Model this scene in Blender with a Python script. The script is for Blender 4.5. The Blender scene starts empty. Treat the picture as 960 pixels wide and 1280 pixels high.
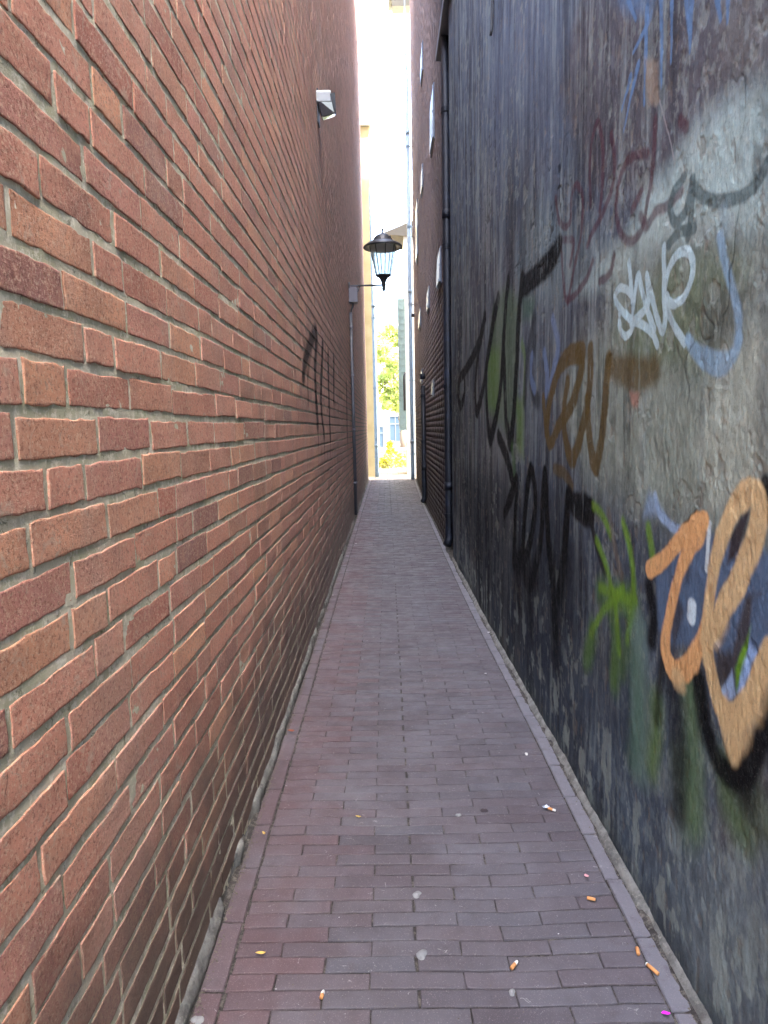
import bpy, math, random
import numpy as np
from mathutils import Vector, Matrix
random.seed(7); RNG = np.random.RandomState(11)
S = bpy.context.scene
COL = S.collection
R = math.radians

# ------------------------------------------------------------------ camera
F, H = 835.0, 1.22
PITCH, ROLL, YAW = R(7.17), R(1.2), R(0.36)
fwd = Vector((-math.sin(YAW)*math.cos(PITCH), math.cos(YAW)*math.cos(PITCH), -math.sin(PITCH)))
r0 = Vector((math.cos(YAW), math.sin(YAW), 0)); u0 = r0.cross(fwd)
rt = r0*math.cos(ROLL) - u0*math.sin(ROLL)
up = u0*math.cos(ROLL) + r0*math.sin(ROLL)
cd = bpy.data.cameras.new('camera'); cam = bpy.data.objects.new('camera', cd); COL.objects.link(cam)
M3 = Matrix((rt, up, -fwd)).transposed()
cam.matrix_world = Matrix.Translation((0, 0, H)) @ M3.to_4x4()
cd.sensor_fit = 'VERTICAL'; cd.sensor_height = 36.0; cd.lens = F/1280*36.0
cd.clip_start = 0.02; cd.clip_end = 2000
S.camera = cam

# ------------------------------------------------------------------ sky, sun, exposure
SUN = Vector((0.50, -0.35, 1.30)).normalized()
EL = math.asin(SUN.z); AZ = math.atan2(SUN.x, SUN.y)
w = bpy.data.worlds.new('World'); S.world = w; w.use_nodes = True
nt = w.node_tree; bg = nt.nodes['Background']
sk = nt.nodes.new('ShaderNodeTexSky'); sk.sky_type = 'NISHITA'; sk.sun_disc = False
sk.sun_elevation = EL; sk.sun_rotation = AZ; sk.air_density = 1.0; sk.dust_density = 4.0; sk.ozone_density = 0.6
nt.links.new(sk.outputs[0], bg.inputs[0]); bg.inputs[1].default_value = 0.15
sl = bpy.data.lights.new('sun', 'SUN'); sl.energy = 2.0; sl.angle = R(0.5); sl.color = (1, 0.93, 0.82)
so = bpy.data.objects.new('sun', sl); COL.objects.link(so)
so.rotation_euler = SUN.to_track_quat('Z', 'Y').to_euler(); so.location = (5, -5, 20)
S.view_settings.view_transform = 'Standard'; S.view_settings.look = 'None'
S.view_settings.gamma = 1.0; S.view_settings.use_curve_mapping = False
S.view_settings.exposure = 4.78
S.render.engine = 'CYCLES'
S.cycles.max_bounces = 10; S.cycles.diffuse_bounces = 7

# ------------------------------------------------------------------ geometry of the place, measured back from the picture
_r, _u, _f = np.array(rt), np.array(up), np.array(fwd)
def ray(px, py):
    return (px-480)*_r + (640-py)*_u + F*_f
def proj(x, y, z):
    dx, dy, dz = x, y, z-H
    d = _f[0]*dx+_f[1]*dy+_f[2]*dz
    return 480+F*(_r[0]*dx+_r[1]*dy+_r[2]*dz)/d, 640-F*(_u[0]*dx+_u[1]*dy+_u[2]*dz)/d
def at(px, py, Y):
    d = ray(px, py); t = Y/d[1]; return Vector((t*d[0], Y, H+t*d[2]))
def floor_at(px, py, z=0.0):
    d = ray(px, py); t = (z-H)/d[2]; return Vector((t*d[0], t*d[1], z))
XL = -0.45
def xr(Y):   # face of the right-hand wall
    return np.interp(Y, [-1, 1.2, 1.73, 2.8, 3.7, 4.2, 6.1, 7.0, 10.6, 15.6, 20], [.645, .636, .629, .619, .606, .601, .594, .599, .608, .678, .70])
def on_right(px, py):
    d = ray(px, py); Y = 2.0
    for _ in range(25):
        t = float(xr(Y))/d[0]; Y = 0.5*Y+0.5*t*d[1]
    return Y, H+t*d[2]
def on_left(px, py):
    d = ray(px, py); t = XL/d[0]; return t*d[1], H+t*d[2]

# ------------------------------------------------------------------ numeric noise
def _h(ix, iy, s):
    n = (ix.astype(np.int64)*374761393 + iy.astype(np.int64)*668265263 + s*2147483647) & 0xffffffff
    n = ((n ^ (n >> 13))*1274126177) & 0xffffffff
    n = ((n ^ (n >> 16))*2246822519) & 0xffffffff
    return ((n ^ (n >> 15)) & 0xffffff)/float(0xffffff)
def vn(x, y, s=0):
    ix, iy = np.floor(x), np.floor(y); fx, fy = x-ix, y-iy
    fx = fx*fx*(3-2*fx); fy = fy*fy*(3-2*fy)
    a, b, c, d = _h(ix, iy, s), _h(ix+1, iy, s), _h(ix, iy+1, s), _h(ix+1, iy+1, s)
    return (a*(1-fx)+b*fx)*(1-fy)+(c*(1-fx)+d*fx)*fy
def fbm(x, y, s=0, o=4):
    t = 0; a = 1; n = 0
    for k in range(o):
        t = t+a*vn(x*2**k+17.3*k, y*2**k+5.1*k, s+k); n += a; a *= .55
    return t/n
def sm(a, b, x):
    t = np.clip((x-a)/(b-a), 0, 1); return t*t*(3-2*t)

# ------------------------------------------------------------------ object helpers
def link(o, parent=None):
    COL.objects.link(o)
    if parent is not None: o.parent = parent
    return o
def tag(o, label=None, cat=None, group=None, kind=None):
    for k, v in (('label', label), ('category', cat), ('group', group), ('kind', kind)):
        if v: o[k] = v
    return o
def empty(name, label, cat, loc=(0, 0, 0), group=None):
    o = bpy.data.objects.new(name, None); o.location = loc; o.empty_display_size = .1
    link(o); return tag(o, label, cat, group)
class MB:
    def __init__(s): s.v = []; s.f = []
    def add(s, v, f):
        n = len(s.v); s.v += [tuple(p) for p in v]; s.f += [tuple(i+n for i in q) for q in f]; return s
    def box(s, x0, x1, y0, y1, z0, z1, m=None):
        v = [Vector(p) for p in ((x0, y0, z0), (x1, y0, z0), (x1, y1, z0), (x0, y1, z0), (x0, y0, z1), (x1, y0, z1), (x1, y1, z1), (x0, y1, z1))]
        if m: v = [m @ p for p in v]
        return s.add(v, [(0, 3, 2, 1), (4, 5, 6, 7), (0, 1, 5, 4), (1, 2, 6, 5), (2, 3, 7, 6), (3, 0, 4, 7)])
    def tube(s, pts, r, n=10, cap=True):
        pts = [Vector(p) for p in pts]; rr = r if isinstance(r, (list, tuple)) else [r]*len(pts)
        vs = []; fs = []; a = None
        for i, p in enumerate(pts):
            d = (pts[min(i+1, len(pts)-1)]-pts[max(i-1, 0)]).normalized()
            if a is None: a = d.orthogonal().normalized()
            a = (a-d*a.dot(d)).normalized(); b = d.cross(a)
            for k in range(n):
                t = 2*math.pi*k/n; vs.append(p+(a*math.cos(t)+b*math.sin(t))*rr[i])
        for i in range(len(pts)-1):
            for k in range(n):
                fs.append((i*n+k, i*n+(k+1) % n, (i+1)*n+(k+1) % n, (i+1)*n+k))
        if cap:
            fs.append(tuple(range(n-1, -1, -1))); fs.append(tuple((len(pts)-1)*n+k for k in range(n)))
        return s.add(vs, fs)
    def lathe(s, prof, c=(0, 0, 0), n=24, ph=0):
        vs = []; fs = []
        for r, z in prof:
            for k in range(n):
                t = 2*math.pi*k/n+ph; vs.append((c[0]+r*math.cos(t), c[1]+r*math.sin(t), c[2]+z))
        for i in range(len(prof)-1):
            for k in range(n): fs.append((i*n+k, i*n+(k+1) % n, (i+1)*n+(k+1) % n, (i+1)*n+k))
        return s.add(vs, fs)
    def prism(s, poly, a, b):      # poly of 2D (y,z) between x=a and x=b
        n = len(poly); vs = [(a, p[0], p[1]) for p in poly]+[(b, p[0], p[1]) for p in poly]
        fs = [tuple(range(n-1, -1, -1)), tuple(range(n, 2*n))]+[(i, (i+1) % n, n+(i+1) % n, n+i) for i in range(n)]
        return s.add(vs, fs)
    def build(s, name, mat, parent=None, smooth=False, bevel=0):
        me = bpy.data.meshes.new(name); me.from_pydata(s.v, [], s.f); me.materials.append(mat)
        if smooth:
            me.polygons.foreach_set('use_smooth', [True]*len(me.polygons))
        o = bpy.data.objects.new(name, me); link(o, parent)
        if parent is not None: o.matrix_parent_inverse = Matrix.Translation(-Vector(parent.location))
        if bevel:
            b = o.modifiers.new('bevel', 'BEVEL'); b.width = bevel; b.segments = 2; b.limit_method = 'ANGLE'
        return o
def np_mesh(name, V, Q, mats, attr=None, parent=None, smooth=True, midx=None):
    me = bpy.data.meshes.new(name); me.vertices.add(len(V)); me.vertices.foreach_set('co', V.astype(np.float32).ravel())
    me.loops.add(Q.size); me.loops.foreach_set('vertex_index', Q.astype(np.int32).ravel())
    me.polygons.add(len(Q)); me.polygons.foreach_set('loop_start', np.arange(0, Q.size, 4, dtype=np.int32))
    me.polygons.foreach_set('loop_total', np.full(len(Q), 4, dtype=np.int32))
    if smooth is not False: me.polygons.foreach_set('use_smooth', np.ones(len(Q), dtype=bool) if smooth is True else smooth)
    for m in mats: me.materials.append(m)
    if midx is not None: me.polygons.foreach_set('material_index', midx.astype(np.int32))
    me.update(calc_edges=True)
    for k, a in (attr or {}).items():
        at_ = me.attributes.new(k, 'FLOAT_COLOR', 'POINT'); at_.data.foreach_set('color', a.astype(np.float32).ravel())
    o = bpy.data.objects.new(name, me); link(o, parent); return o
def grid_q(nr, nc):
    i = np.arange(nr*nc).reshape(nr, nc)
    return np.stack([i[:-1, :-1], i[:-1, 1:], i[1:, 1:], i[1:, :-1]], -1).reshape(-1, 4)

# ------------------------------------------------------------------ material helpers
def srgb(r, g, b, k=1.0):
    f = lambda c: (c/255/12.92 if c/255 < .04045 else ((c/255+.055)/1.055)**2.4)*k
    return (f(r), f(g), f(b), 1)
class MT:
    def __init__(s, name, rough=.8, spec=.3, metal=0.):
        s.m = bpy.data.materials.new(name); s.m.use_nodes = True; s.t = s.m.node_tree
        s.b = s.t.nodes['Principled BSDF']; s.b.inputs['Roughness'].default_value = rough
        s.b.inputs['Specular IOR Level'].default_value = spec; s.b.inputs['Metallic'].default_value = metal
        s.geo = s.n('ShaderNodeNewGeometry').outputs['Position']
    def n(s, k): return s.t.nodes.new(k)
    def l(s, a, b): s.t.links.new(a, b)
    def put(s, v, sock):
        if hasattr(v, 'is_output') or isinstance(v, bpy.types.NodeSocket): s.l(v, sock)
        else: sock.default_value = v
    def map(s, sc):
        m = s.n('ShaderNodeMapping'); m.inputs['Scale'].default_value = sc; s.l(s.geo, m.inputs['Vector']); return m.outputs[0]
    def noise(s, scale, det=4, rough=.55, vec=None, dist=0):
        n = s.n('ShaderNodeTexNoise'); n.inputs['Scale'].default_value = scale; n.inputs['Detail'].default_value = det
        n.inputs['Roughness'].default_value = rough; n.inputs['Distortion'].default_value = dist
        s.l(vec or s.geo, n.inputs['Vector']); return n.outputs['Fac']
    def ramp(s, v, a, b, lo=0., hi=1.):
        r = s.n('ShaderNodeMapRange'); r.interpolation_type = 'SMOOTHSTEP'
        s.l(v, r.inputs[0]); r.inputs[1].default_value = a; r.inputs[2].default_value = b
        r.inputs[3].default_value = lo; r.inputs[4].default_value = hi; return r.outputs[0]
    def mix(s, f, a, b, mode='MIX'):
        m = s.n('ShaderNodeMix'); m.data_type = 'RGBA'; m.blend_type = mode
        s.put(f, m.inputs[0]); s.put(a, m.inputs[6]); s.put(b, m.inputs[7]); return m.outputs[2]
    def math(s, op, a, b):
        m = s.n('ShaderNodeMath'); m.operation = op; s.put(a, m.inputs[0]); s.put(b, m.inputs[1]); return m.outputs[0]
    def cr(s, v, stops):
        r = s.n('ShaderNodeValToRGB'); e = r.color_ramp.elements
        while len(e) < len(stops): e.new(.5)
        for k, (p, c) in enumerate(stops): e[k].position = p; e[k].color = c
        s.l(v, r.inputs[0]); return r.outputs[0]
    def attr(s, name):
        a = s.n('ShaderNodeAttribute'); a.attribute_name = name; return a
    def bump(s, v, dist, st=1., prev=None):
        b = s.n('ShaderNodeBump'); b.inputs['Distance'].default_value = dist; b.inputs['Strength'].default_value = st
        s.l(v, b.inputs['Height'])
        if prev: s.l(prev, b.inputs['Normal'])
        return b.outputs[0]
    def out(s, c, nrm=None, rough=None):
        s.put(c, s.b.inputs['Base Color'])
        if nrm: s.l(nrm, s.b.inputs['Normal'])
        if rough is not None: s.put(rough, s.b.inputs['Roughness'])
        return s.m
def simple(name, col, rough=.6, spec=.4, metal=0., var=.25, sc=12, dirt=(.05, .045, .04, 1)):
    m = MT(name, rough, spec, metal); nz = m.noise(sc, 6); f = m.ramp(nz, .42, .75, 0, var)
    c = m.mix(f, col, dirt); return m.out(c, m.bump(m.noise(sc*14, 3), .0015, .35))

K = 0.80; KB = 1.16
def brick_material(name, cols, soot=False):
    m = MT(name, .9, .2); a = m.attr('info'); sp = m.n('ShaderNodeSeparateColor'); m.l(a.outputs['Color'], sp.inputs[0])
    c = m.cr(sp.outputs[0], cols)
    c = m.mix(m.ramp(m.noise(9, 5), .4, .7, 0, .35), c, srgb(150, 104, 90, K))
    c = m.mix(m.ramp(m.noise(1, 6, .7, vec=m.map((2.2, 2.6, .9))), .48, .66, 0, .38), c, srgb(196, 170, 152, K)); c = m.mix(m.ramp(m.noise(1, 6, .7, vec=m.map((3.1, 3.4, 1.4))), .54, .68, 0, .4), c, srgb(104, 80, 72, K))
    c = m.mix(m.ramp(m.noise(45, 5, .7), .47, .62, 0, .5), c, srgb(206, 152, 124, K))
    c = m.mix(m.ramp(m.noise(170, 3, .8), .53, .60, 0, .62), c, srgb(236, 200, 168, K))      # sand grains
    c = m.mix(m.ramp(m.noise(140, 3, .8), .54, .61, 0, .5), c, srgb(112, 66, 52, K))
    c = m.mix(m.ramp(m.noise(26, 6, .7, dist=1), .57, .68, 0, .55), c, srgb(204, 184, 160, K))  # lime bloom
    c = m.mix(m.ramp(m.noise(17, 6, .75, dist=2), .63, .69, 0, .6), c, srgb(74, 58, 50, K))
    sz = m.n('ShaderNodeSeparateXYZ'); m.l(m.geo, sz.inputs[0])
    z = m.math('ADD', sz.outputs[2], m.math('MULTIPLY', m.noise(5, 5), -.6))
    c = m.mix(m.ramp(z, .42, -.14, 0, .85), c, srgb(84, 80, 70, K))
    # brick colour greys out towards the far stretch of the wall
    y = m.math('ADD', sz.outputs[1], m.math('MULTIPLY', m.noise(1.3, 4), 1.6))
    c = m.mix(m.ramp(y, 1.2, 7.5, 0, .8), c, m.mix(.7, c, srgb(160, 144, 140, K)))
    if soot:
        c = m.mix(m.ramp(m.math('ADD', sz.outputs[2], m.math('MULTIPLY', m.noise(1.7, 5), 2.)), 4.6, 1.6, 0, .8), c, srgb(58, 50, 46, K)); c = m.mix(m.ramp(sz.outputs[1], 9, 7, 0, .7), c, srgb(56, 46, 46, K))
    c = m.mix(m.math('MULTIPLY', a.outputs['Alpha'], m.ramp(m.noise(120, 3), .3, .6, .75, 1)), c, srgb(22, 20, 22))
    n1 = m.bump(m.noise(230, 6, .8), .0026, 1.); n2 = m.bump(m.noise(38, 5, .65), .0018, .6, n1)
    return m.out(c, n2)
def mortar_material(name, base=(218, 211, 184)):
    m = MT(name, .95, .15); a = m.attr('info')
    c = m.mix(m.ramp(m.noise(14, 6, .65), .35, .68), srgb(*base, K), srgb(190, 188, 154, K))
    c = m.mix(m.ramp(m.noise(70, 5, .75), .50, .60, 0, .8), c, srgb(244, 238, 216, K))
    c = m.mix(m.ramp(m.noise(34, 5, .75, dist=1), .58, .66, 0, .7), c, srgb(96, 94, 74, K))
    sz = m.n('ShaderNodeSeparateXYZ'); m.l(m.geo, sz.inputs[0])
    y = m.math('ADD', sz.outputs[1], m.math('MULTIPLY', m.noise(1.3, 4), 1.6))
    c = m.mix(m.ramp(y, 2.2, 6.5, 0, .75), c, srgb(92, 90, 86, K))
    c = m.mix(m.math('MULTIPLY', a.outputs['Alpha'], .95), c, srgb(18, 17, 19))
    n1 = m.bump(m.noise(180, 6, .8), .0016, .8); n2 = m.bump(m.noise(55, 5, .7), .0014, .6, n1)
    return m.out(c, n2)

# ------------------------------------------------------------------ spray strokes measured on a wall
def smooth_pts(P, k=7):
    P = [np.array(p, float) for p in P]; n = len(P)
    if n < 3: return np.array([P[0]+(P[-1]-P[0])*t for t in np.linspace(0, 1, k)])
    out = []
    for i in range(n-1):
        a, b, c, d = P[max(i-1, 0)], P[i], P[i+1], P[min(i+2, n-1)]
        for t in np.linspace(0, 1, k, endpoint=False):
            out.append(.5*((2*b)+(-a+c)*t+(2*a-5*b+4*c-d)*t*t+(-a+3*b-3*c+d)*t**3))
    out.append(P[-1]); return np.array(out)
def stroke_alpha(SY, SZ, P, r, soft):
    """P rows: (y, z[, r]); returns alpha and its bounding rows/cols"""
    P = np.asarray(P); rr = P[:, 2] if P.shape[1] > 2 else np.full(len(P), r)
    mg = rr.max()+soft*1.5
    sel = (SY > P[:, 0].min()-mg) & (SY < P[:, 0].max()+mg) & (SZ > P[:, 1].min()-mg) & (SZ < P[:, 1].max()+mg)
    al = np.zeros(SY.shape)
    y, z = SY[sel], SZ[sel]
    if y.size == 0: return al
    best = np.full(y.shape, 9e9)
    for i in range(len(P)-1):
        ay, az = P[i, :2]; by, bz = P[i+1, :2]; dy, dz = by-ay, bz-az; L = dy*dy+dz*dz+1e-12
        t = np.clip(((y-ay)*dy+(z-az)*dz)/L, 0, 1)
        d = np.hypot(y-ay-t*dy, z-az-t*dz)-(rr[i]*(1-t)+rr[i+1]*t)
        best = np.minimum(best, d)
    al[sel] = 1-sm(-soft*.6, soft, best); return al
def in_poly(SY, SZ, P, soft):
    P = np.asarray(P, float); n = len(P); ins = np.zeros(SY.shape, bool)
    mg = soft*2+.02
    sel = (SY > P[:, 0].min()-mg) & (SY < P[:, 0].max()+mg) & (SZ > P[:, 1].min()-mg) & (SZ < P[:, 1].max()+mg)
    out = np.zeros(SY.shape); y, z = SY[sel], SZ[sel]
    if y.size == 0: return out
    ins = np.zeros(y.shape, bool); best = np.full(y.shape, 9e9)
    for i in range(n):
        ay, az = P[i]; by, bz = P[(i+1) % n]
        c = ((az > z) != (bz > z)) & (y < (by-ay)*(z-az)/(bz-az+1e-12)+ay); ins ^= c
        dy, dz = by-ay, bz-az; t = np.clip(((y-ay)*dy+(z-az)*dz)/(dy*dy+dz*dz+1e-12), 0, 1)
        best = np.minimum(best, np.hypot(y-ay-t*dy, z-az-t*dz))
    d = np.where(ins, -best, best); out[sel] = 1-sm(-soft, soft, d); return out

# ================================================================== THE SETTING
gm = MT('ground_stone', .9); c = gm.mix(gm.ramp(gm.noise(.8, 6), .4, .65), srgb(150, 140, 125, .8), srgb(120, 112, 102, .8))
ground_mat = gm.out(c, gm.bump(gm.noise(30, 5), .01, .5))
g = MB().add([(-400, -400, -.03), (400, -400, -.03), (400, 600, -.03), (-400, 600, -.03)], [(0, 1, 2, 3)]).build('ground', ground_mat); tag(g, kind='structure')

# street slabs beyond the far mouth of the alley
sm_ = MT('street_stone', .85)
bt = sm_.n('ShaderNodeTexBrick'); bt.inputs['Scale'].default_value = 1; bt.inputs['Brick Width'].default_value = .3; bt.inputs['Row Height'].default_value = .3
bt.inputs['Mortar Size'].default_value = .006; sm_.l(sm_.geo, bt.inputs['Vector'])
bt.inputs['Color1'].default_value = srgb(170, 160, 140, .8); bt.inputs['Color2'].default_value = srgb(150, 142, 126, .8); bt.inputs['Mortar'].default_value = srgb(90, 84, 74, .8)
street_mat = sm_.out(sm_.mix(sm_.ramp(sm_.noise(4, 5), .4, .7, 0, .4), bt.outputs[0], srgb(120, 115, 100, .8)), sm_.bump(sm_.noise(60, 4), .002, .5))
st = MB().box(-9, 9, 15.92, 30.0, -.1, -.004).build('street', street_mat); tag(st, kind='structure')
st2 = MB().box(-9, 9, -12, -3.03, -.1, -.004).build('pavement', street_mat); tag(st2, kind='structure')

# ------------------------------------------------------------------ brick walls as real masonry
ZB = on_left(0, 577)[1] - math.floor(on_left(0, 577)[1]/.068)*.068   # course level read off the picture
def brick_sheet(side, y0, y1, z0, z1, bl=.225, bh=.0540, pitch=.068, joint=.0105, lod=True, top=None, colj=0., paint=None, seed=1):
    rs = np.random.RandomState(seed); items = []
    z = z0
    while z < z1:
        y = y0-rs.rand()*bl; last = 0
        while y < y1:
            L = bl if (rs.rand() > .27 or last == 1) else (bl-joint)/2
            last = 0 if L == bl else 1
            L2 = L+rs.uniform(-.004, .004)
            a, b = max(y, y0), min(y+L2, y1)
            if b-a > .02 and (top is None or z+bh < np.interp((a+b)/2, *top)): items.append((a, b, z+rs.uniform(-.0025, .0025), bh+rs.uniform(-.003, .003)))
            y += L2+joint+rs.uniform(-.003, .003)
        z += pitch
    I = np.array(items); r = rs.rand(len(I), 3); tilt = rs.uniform(-1, 1, (len(I), 3))
    dist = np.hypot(I[:, 0], (I[:, 2]-H)*1.1)
    if lod: lv = np.where(I[:, 1] < .45, 2, np.where(dist < 2.3, 0, np.where(dist < 5.2, 1, 2)))
    else: lv = np.full(len(I), 2)
    if paint is not None:
        py0, py1, pz0, pz1 = paint[0]
        lv = np.where((I[:, 1] > py0) & (I[:, 0] < py1) & (I[:, 2] > pz0-.05) & (I[:, 2] < pz1) & (lv > 1), 1, lv)
    VV = []; QQ = []; AA = []; SMF = []; off = 0
    for L, (nu, nv) in enumerate([(24, 12), (14, 10), (4, 4)]):
        J = I[lv == L]; rr = r[lv == L]; tt = tilt[lv == L]
        if len(J) == 0: continue
        if L < 2:
            ax = lambda k: (np.concatenate([[0]*4, np.linspace(0, 1, k-6)[1:-1], [1]*4]), np.concatenate([[-.010, -.0005], np.zeros(k-4), [-.0005, -.010]]),
                            np.concatenate([[0, 0, .0012, .0040], np.zeros(k-8), [-.0040, -.0012, 0, 0]]))
            iu, du, ins_u = ax(nu); iv, dv, ins_v = ax(nv)
        else:
            iu = np.array([0, 0, 1, 1.]); iv = iu.copy(); du = np.array([-.012, 0, 0, -.012]); dv = du.copy()
            ins_u = np.array([0, .002, -.002, 0]); ins_v = ins_u.copy()
        U, W = np.meshgrid(iu, iv); DU, DV = np.meshgrid(du, dv); IU, IV = np.meshgrid(ins_u, ins_v)
        Yc = J[:, 0, None, None]+U*(J[:, 1]-J[:, 0])[:, None, None]+IU
        Zc = J[:, 2, None, None]+W*J[:, 3, None, None]+IV
        N = np.minimum(DU, DV)+.0012+np.zeros_like(Yc)
        N = N+tt[:, 0, None, None]*.0008+tt[:, 1, None, None]*(U-.5)*.0016+tt[:, 2, None, None]*(W-.5)*.0008
        if L < 2:
            k = 0.0009 if L == 0 else .0008
            id_ = rr[:, 0, None, None]*91
            N = N+(fbm(Yc*60+id_, Zc*60, 3, 3)-.5)*2*k
            edge = (np.abs(U-.5) > .49) | (np.abs(W-.5) > .49)
            Yc = Yc+(fbm(Zc*45+id_, Yc*9, 5, 3)-.5)*.007*(np.abs(U-.5)*2)**6
            Zc = Zc+(fbm(Yc*38+id_, Zc*9, 8, 3)-.5)*.0075*(np.abs(W-.5)*2)**2
        X = (XL+N) if side == 'L' else (xr(Yc)-N)
        V = np.stack([X, Yc, Zc], -1).reshape(-1, 3)
        q = grid_q(nv, nu)
        if side == 'L': q = q[:, ::-1]
        Q = (q[None]+np.arange(len(J))[:, None, None]*(nu*nv)).reshape(-1, 4)+off
        A = np.zeros((len(J), nv, nu, 4)); A[..., :3] = rr[:, None, None, :]
        if paint is not None: A[..., 3] = paint[1](Yc, Zc)
        VV.append(V); QQ.append(Q); SMF.append(np.full(len(Q), L < 2)); AA.append(A.reshape(-1, 4)); off += len(V)
    brick_sheet.smooth = np.concatenate(SMF)
    return np.concatenate(VV), np.concatenate(QQ), np.concatenate(AA)

# black tag on the brick wall
LT = [[(379, 470, .05), (382, 448, .05), (395, 415, .05), (394, 465, .06), (397, 528, .06)],
      [(403, 432, .05), (401, 500, .05), (405, 545, .04)], [(410, 443, .05), (411, 500, .05), (413, 548, .04)],
      [(417, 450, .06), (417, 500, .05)], [(433, 485, .10), (434, 545, .08)], [(389, 430, .04), (384, 470, .03)]]
LTm = []
for s_ in LT:
    LTm.append(smooth_pts([(*on_left(a, b), r_) for a, b, r_ in s_]))
def left_paint(Y, Z):
    a = np.zeros(Y.shape); Yw = Y+(fbm(Y*3, Z*3, 77, 3)-.5)*.06
    for k, P in enumerate(LTm):
        al = stroke_alpha(Yw, Z, P, .05, .03)*(.95 if k < 4 else .6)
        a = np.maximum(a, al)
        # runs below each stroke
        bot = P[P[:, 1].argmin()]
        a = np.maximum(a, .6*stroke_alpha(Yw, Z, np.array([(bot[0], bot[1], .025), (bot[0], bot[1]-.16, .012)]), .02, .02))
    return a*np.where(Y > 0, 1, 0)
allp = np.concatenate(LTm); PB = (allp[:, 0].min()-.3, allp[:, 0].max()+.5, allp[:, 1].min()-.35, allp[:, 1].max()+.3)

brick_mat = brick_material('red_brick', [(0, srgb(166, 108, 90, KB)), (.2, srgb(188, 130, 108, KB)), (.45, srgb(196, 138, 114, KB)), (.62, srgb(182, 126, 110, KB)), (.8, srgb(206, 150, 116, KB)), (1, srgb(140, 98, 90, KB))])
mortar_mat = mortar_material('lime_mortar')
def mortar_sheet(side, y0, y1, z0, z1, depth, paint=None, seed=5, top=None):
    ys = [y0]
    while ys[-1] < y1: ys.append(ys[-1]+((.1 if ys[-1] < .4 else max(.007, .006*abs(ys[-1])**1.25)) if side == 'L' else .15))
    zs = [z0]
    while zs[-1] < z1: zs.append(zs[-1]+((.007 if zs[-1] < 2.3 else .02) if side == 'L' else .3))
    ys = np.array(ys); ys[-1] = y1; zs = np.array(zs); zs[-1] = z1
    Y, Z = np.meshgrid(ys, zs)
    if top is not None: Z = np.minimum(Z, np.interp(Y, *top))
    n = -depth+(fbm(Y*34, Z*34, seed, 4)-.5)*.0022
    X = (XL+n) if side == 'L' else xr(Y)-n
    V = np.stack([X, Y, Z], -1).reshape(-1, 3); q = grid_q(len(zs), len(ys))
    if side == 'L': q = q[:, ::-1]
    A = np.zeros(Y.shape+(4,)); A[..., 0] = fbm(Y*2, Z*2, 3)
    if paint: A[..., 3] = paint(Y, Z)
    return V, q, A.reshape(-1, 4)

WTOP, LY0, LY1 = 12.0, -3.0, 15.85  # unseen stretch behind the camera added to hold back low skylight
TL = ([-3.2, .6, 14.4, 16], [3.2, 3.2, 11.98, 11.98]); TR = ([-3.2, .6, 10.5, 16], [5.7, 5.7, 11.98, 11.98])  # unseen wall tops slope down towards the camera to let more skylight in
root = empty('brick_wall', 'tall weathered red brick wall with pale mortar and a black scrawl', 'wall', (XL, LY0, 0))
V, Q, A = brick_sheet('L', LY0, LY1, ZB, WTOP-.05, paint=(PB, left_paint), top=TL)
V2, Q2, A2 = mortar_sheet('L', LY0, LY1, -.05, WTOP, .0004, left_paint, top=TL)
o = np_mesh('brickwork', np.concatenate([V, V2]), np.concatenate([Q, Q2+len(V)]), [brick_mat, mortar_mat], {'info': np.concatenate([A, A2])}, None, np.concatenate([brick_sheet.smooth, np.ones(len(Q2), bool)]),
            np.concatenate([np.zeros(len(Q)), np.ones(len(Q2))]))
o.parent = root; o.matrix_parent_inverse = Matrix.Translation(-root.location)
MB().prism([(LY0+.004, -.05), (LY1-.004, -.05), (LY1-.004, 11.96), (14.4, 11.96), (.6, 3.18), (LY0+.004, 3.18)], -4.0, XL-.0145).build('masonry_core', mortar_mat, root)
MB().prism([(LY0, 3.2), (.6, 3.2), (14.4, 12.0), (LY1+.02, 12.0), (LY1+.02, 12.09), (14.36, 12.09), (.56, 3.29), (LY0, 3.29)], -4.1, XL+.05).build('coping', simple('coping_stone', srgb(150, 140, 125, .8)), root, bevel=.01)
# cement footing along the foot of the wall, uneven lip
fm = MT('footing_cement', .95)
cc = fm.mix(fm.ramp(fm.noise(20, 6, .7), .35, .65), srgb(140, 138, 130, K), srgb(98, 96, 90, K))
cc = fm.mix(fm.ramp(fm.noise(60, 5, .7), .55, .7, 0, .8), cc, srgb(160, 156, 140, K))
foot_mat = fm.out(cc, fm.bump(fm.noise(120, 6, .75), .006, 1.))
ys = np.concatenate([np.arange(LY0, .5, .1), np.arange(.5, 4, .012), np.arange(4, LY1, .08)]); prof = [(0, .05), (.006, .042), (.012, .034), (.017, .02), (.018, .005), (.014, -.02)]
V = []
for k, (dx, z) in enumerate(prof):
    nx = (fbm(ys*14, ys*0+k*.7, 21, 4)-.5)*.014; nz = (fbm(ys*9, ys*0+k*.5, 22, 4)-.5)*.03
    gap = sm(.62, .7, fbm(ys*5, ys*0+3, 25, 3))
    V.append(np.stack([XL-.004+dx*(1-.75*gap)+nx*(.3+.7*(dx > 0)), ys, np.maximum(z+nz, z*.3)], -1))
V = np.stack(V); Q = grid_q(len(prof), len(ys))
o = np_mesh('cement_footing', V.reshape(-1, 3), Q, [foot_mat], None, None); o.parent = root; o.matrix_parent_inverse = Matrix.Translation(-root.location)

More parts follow.
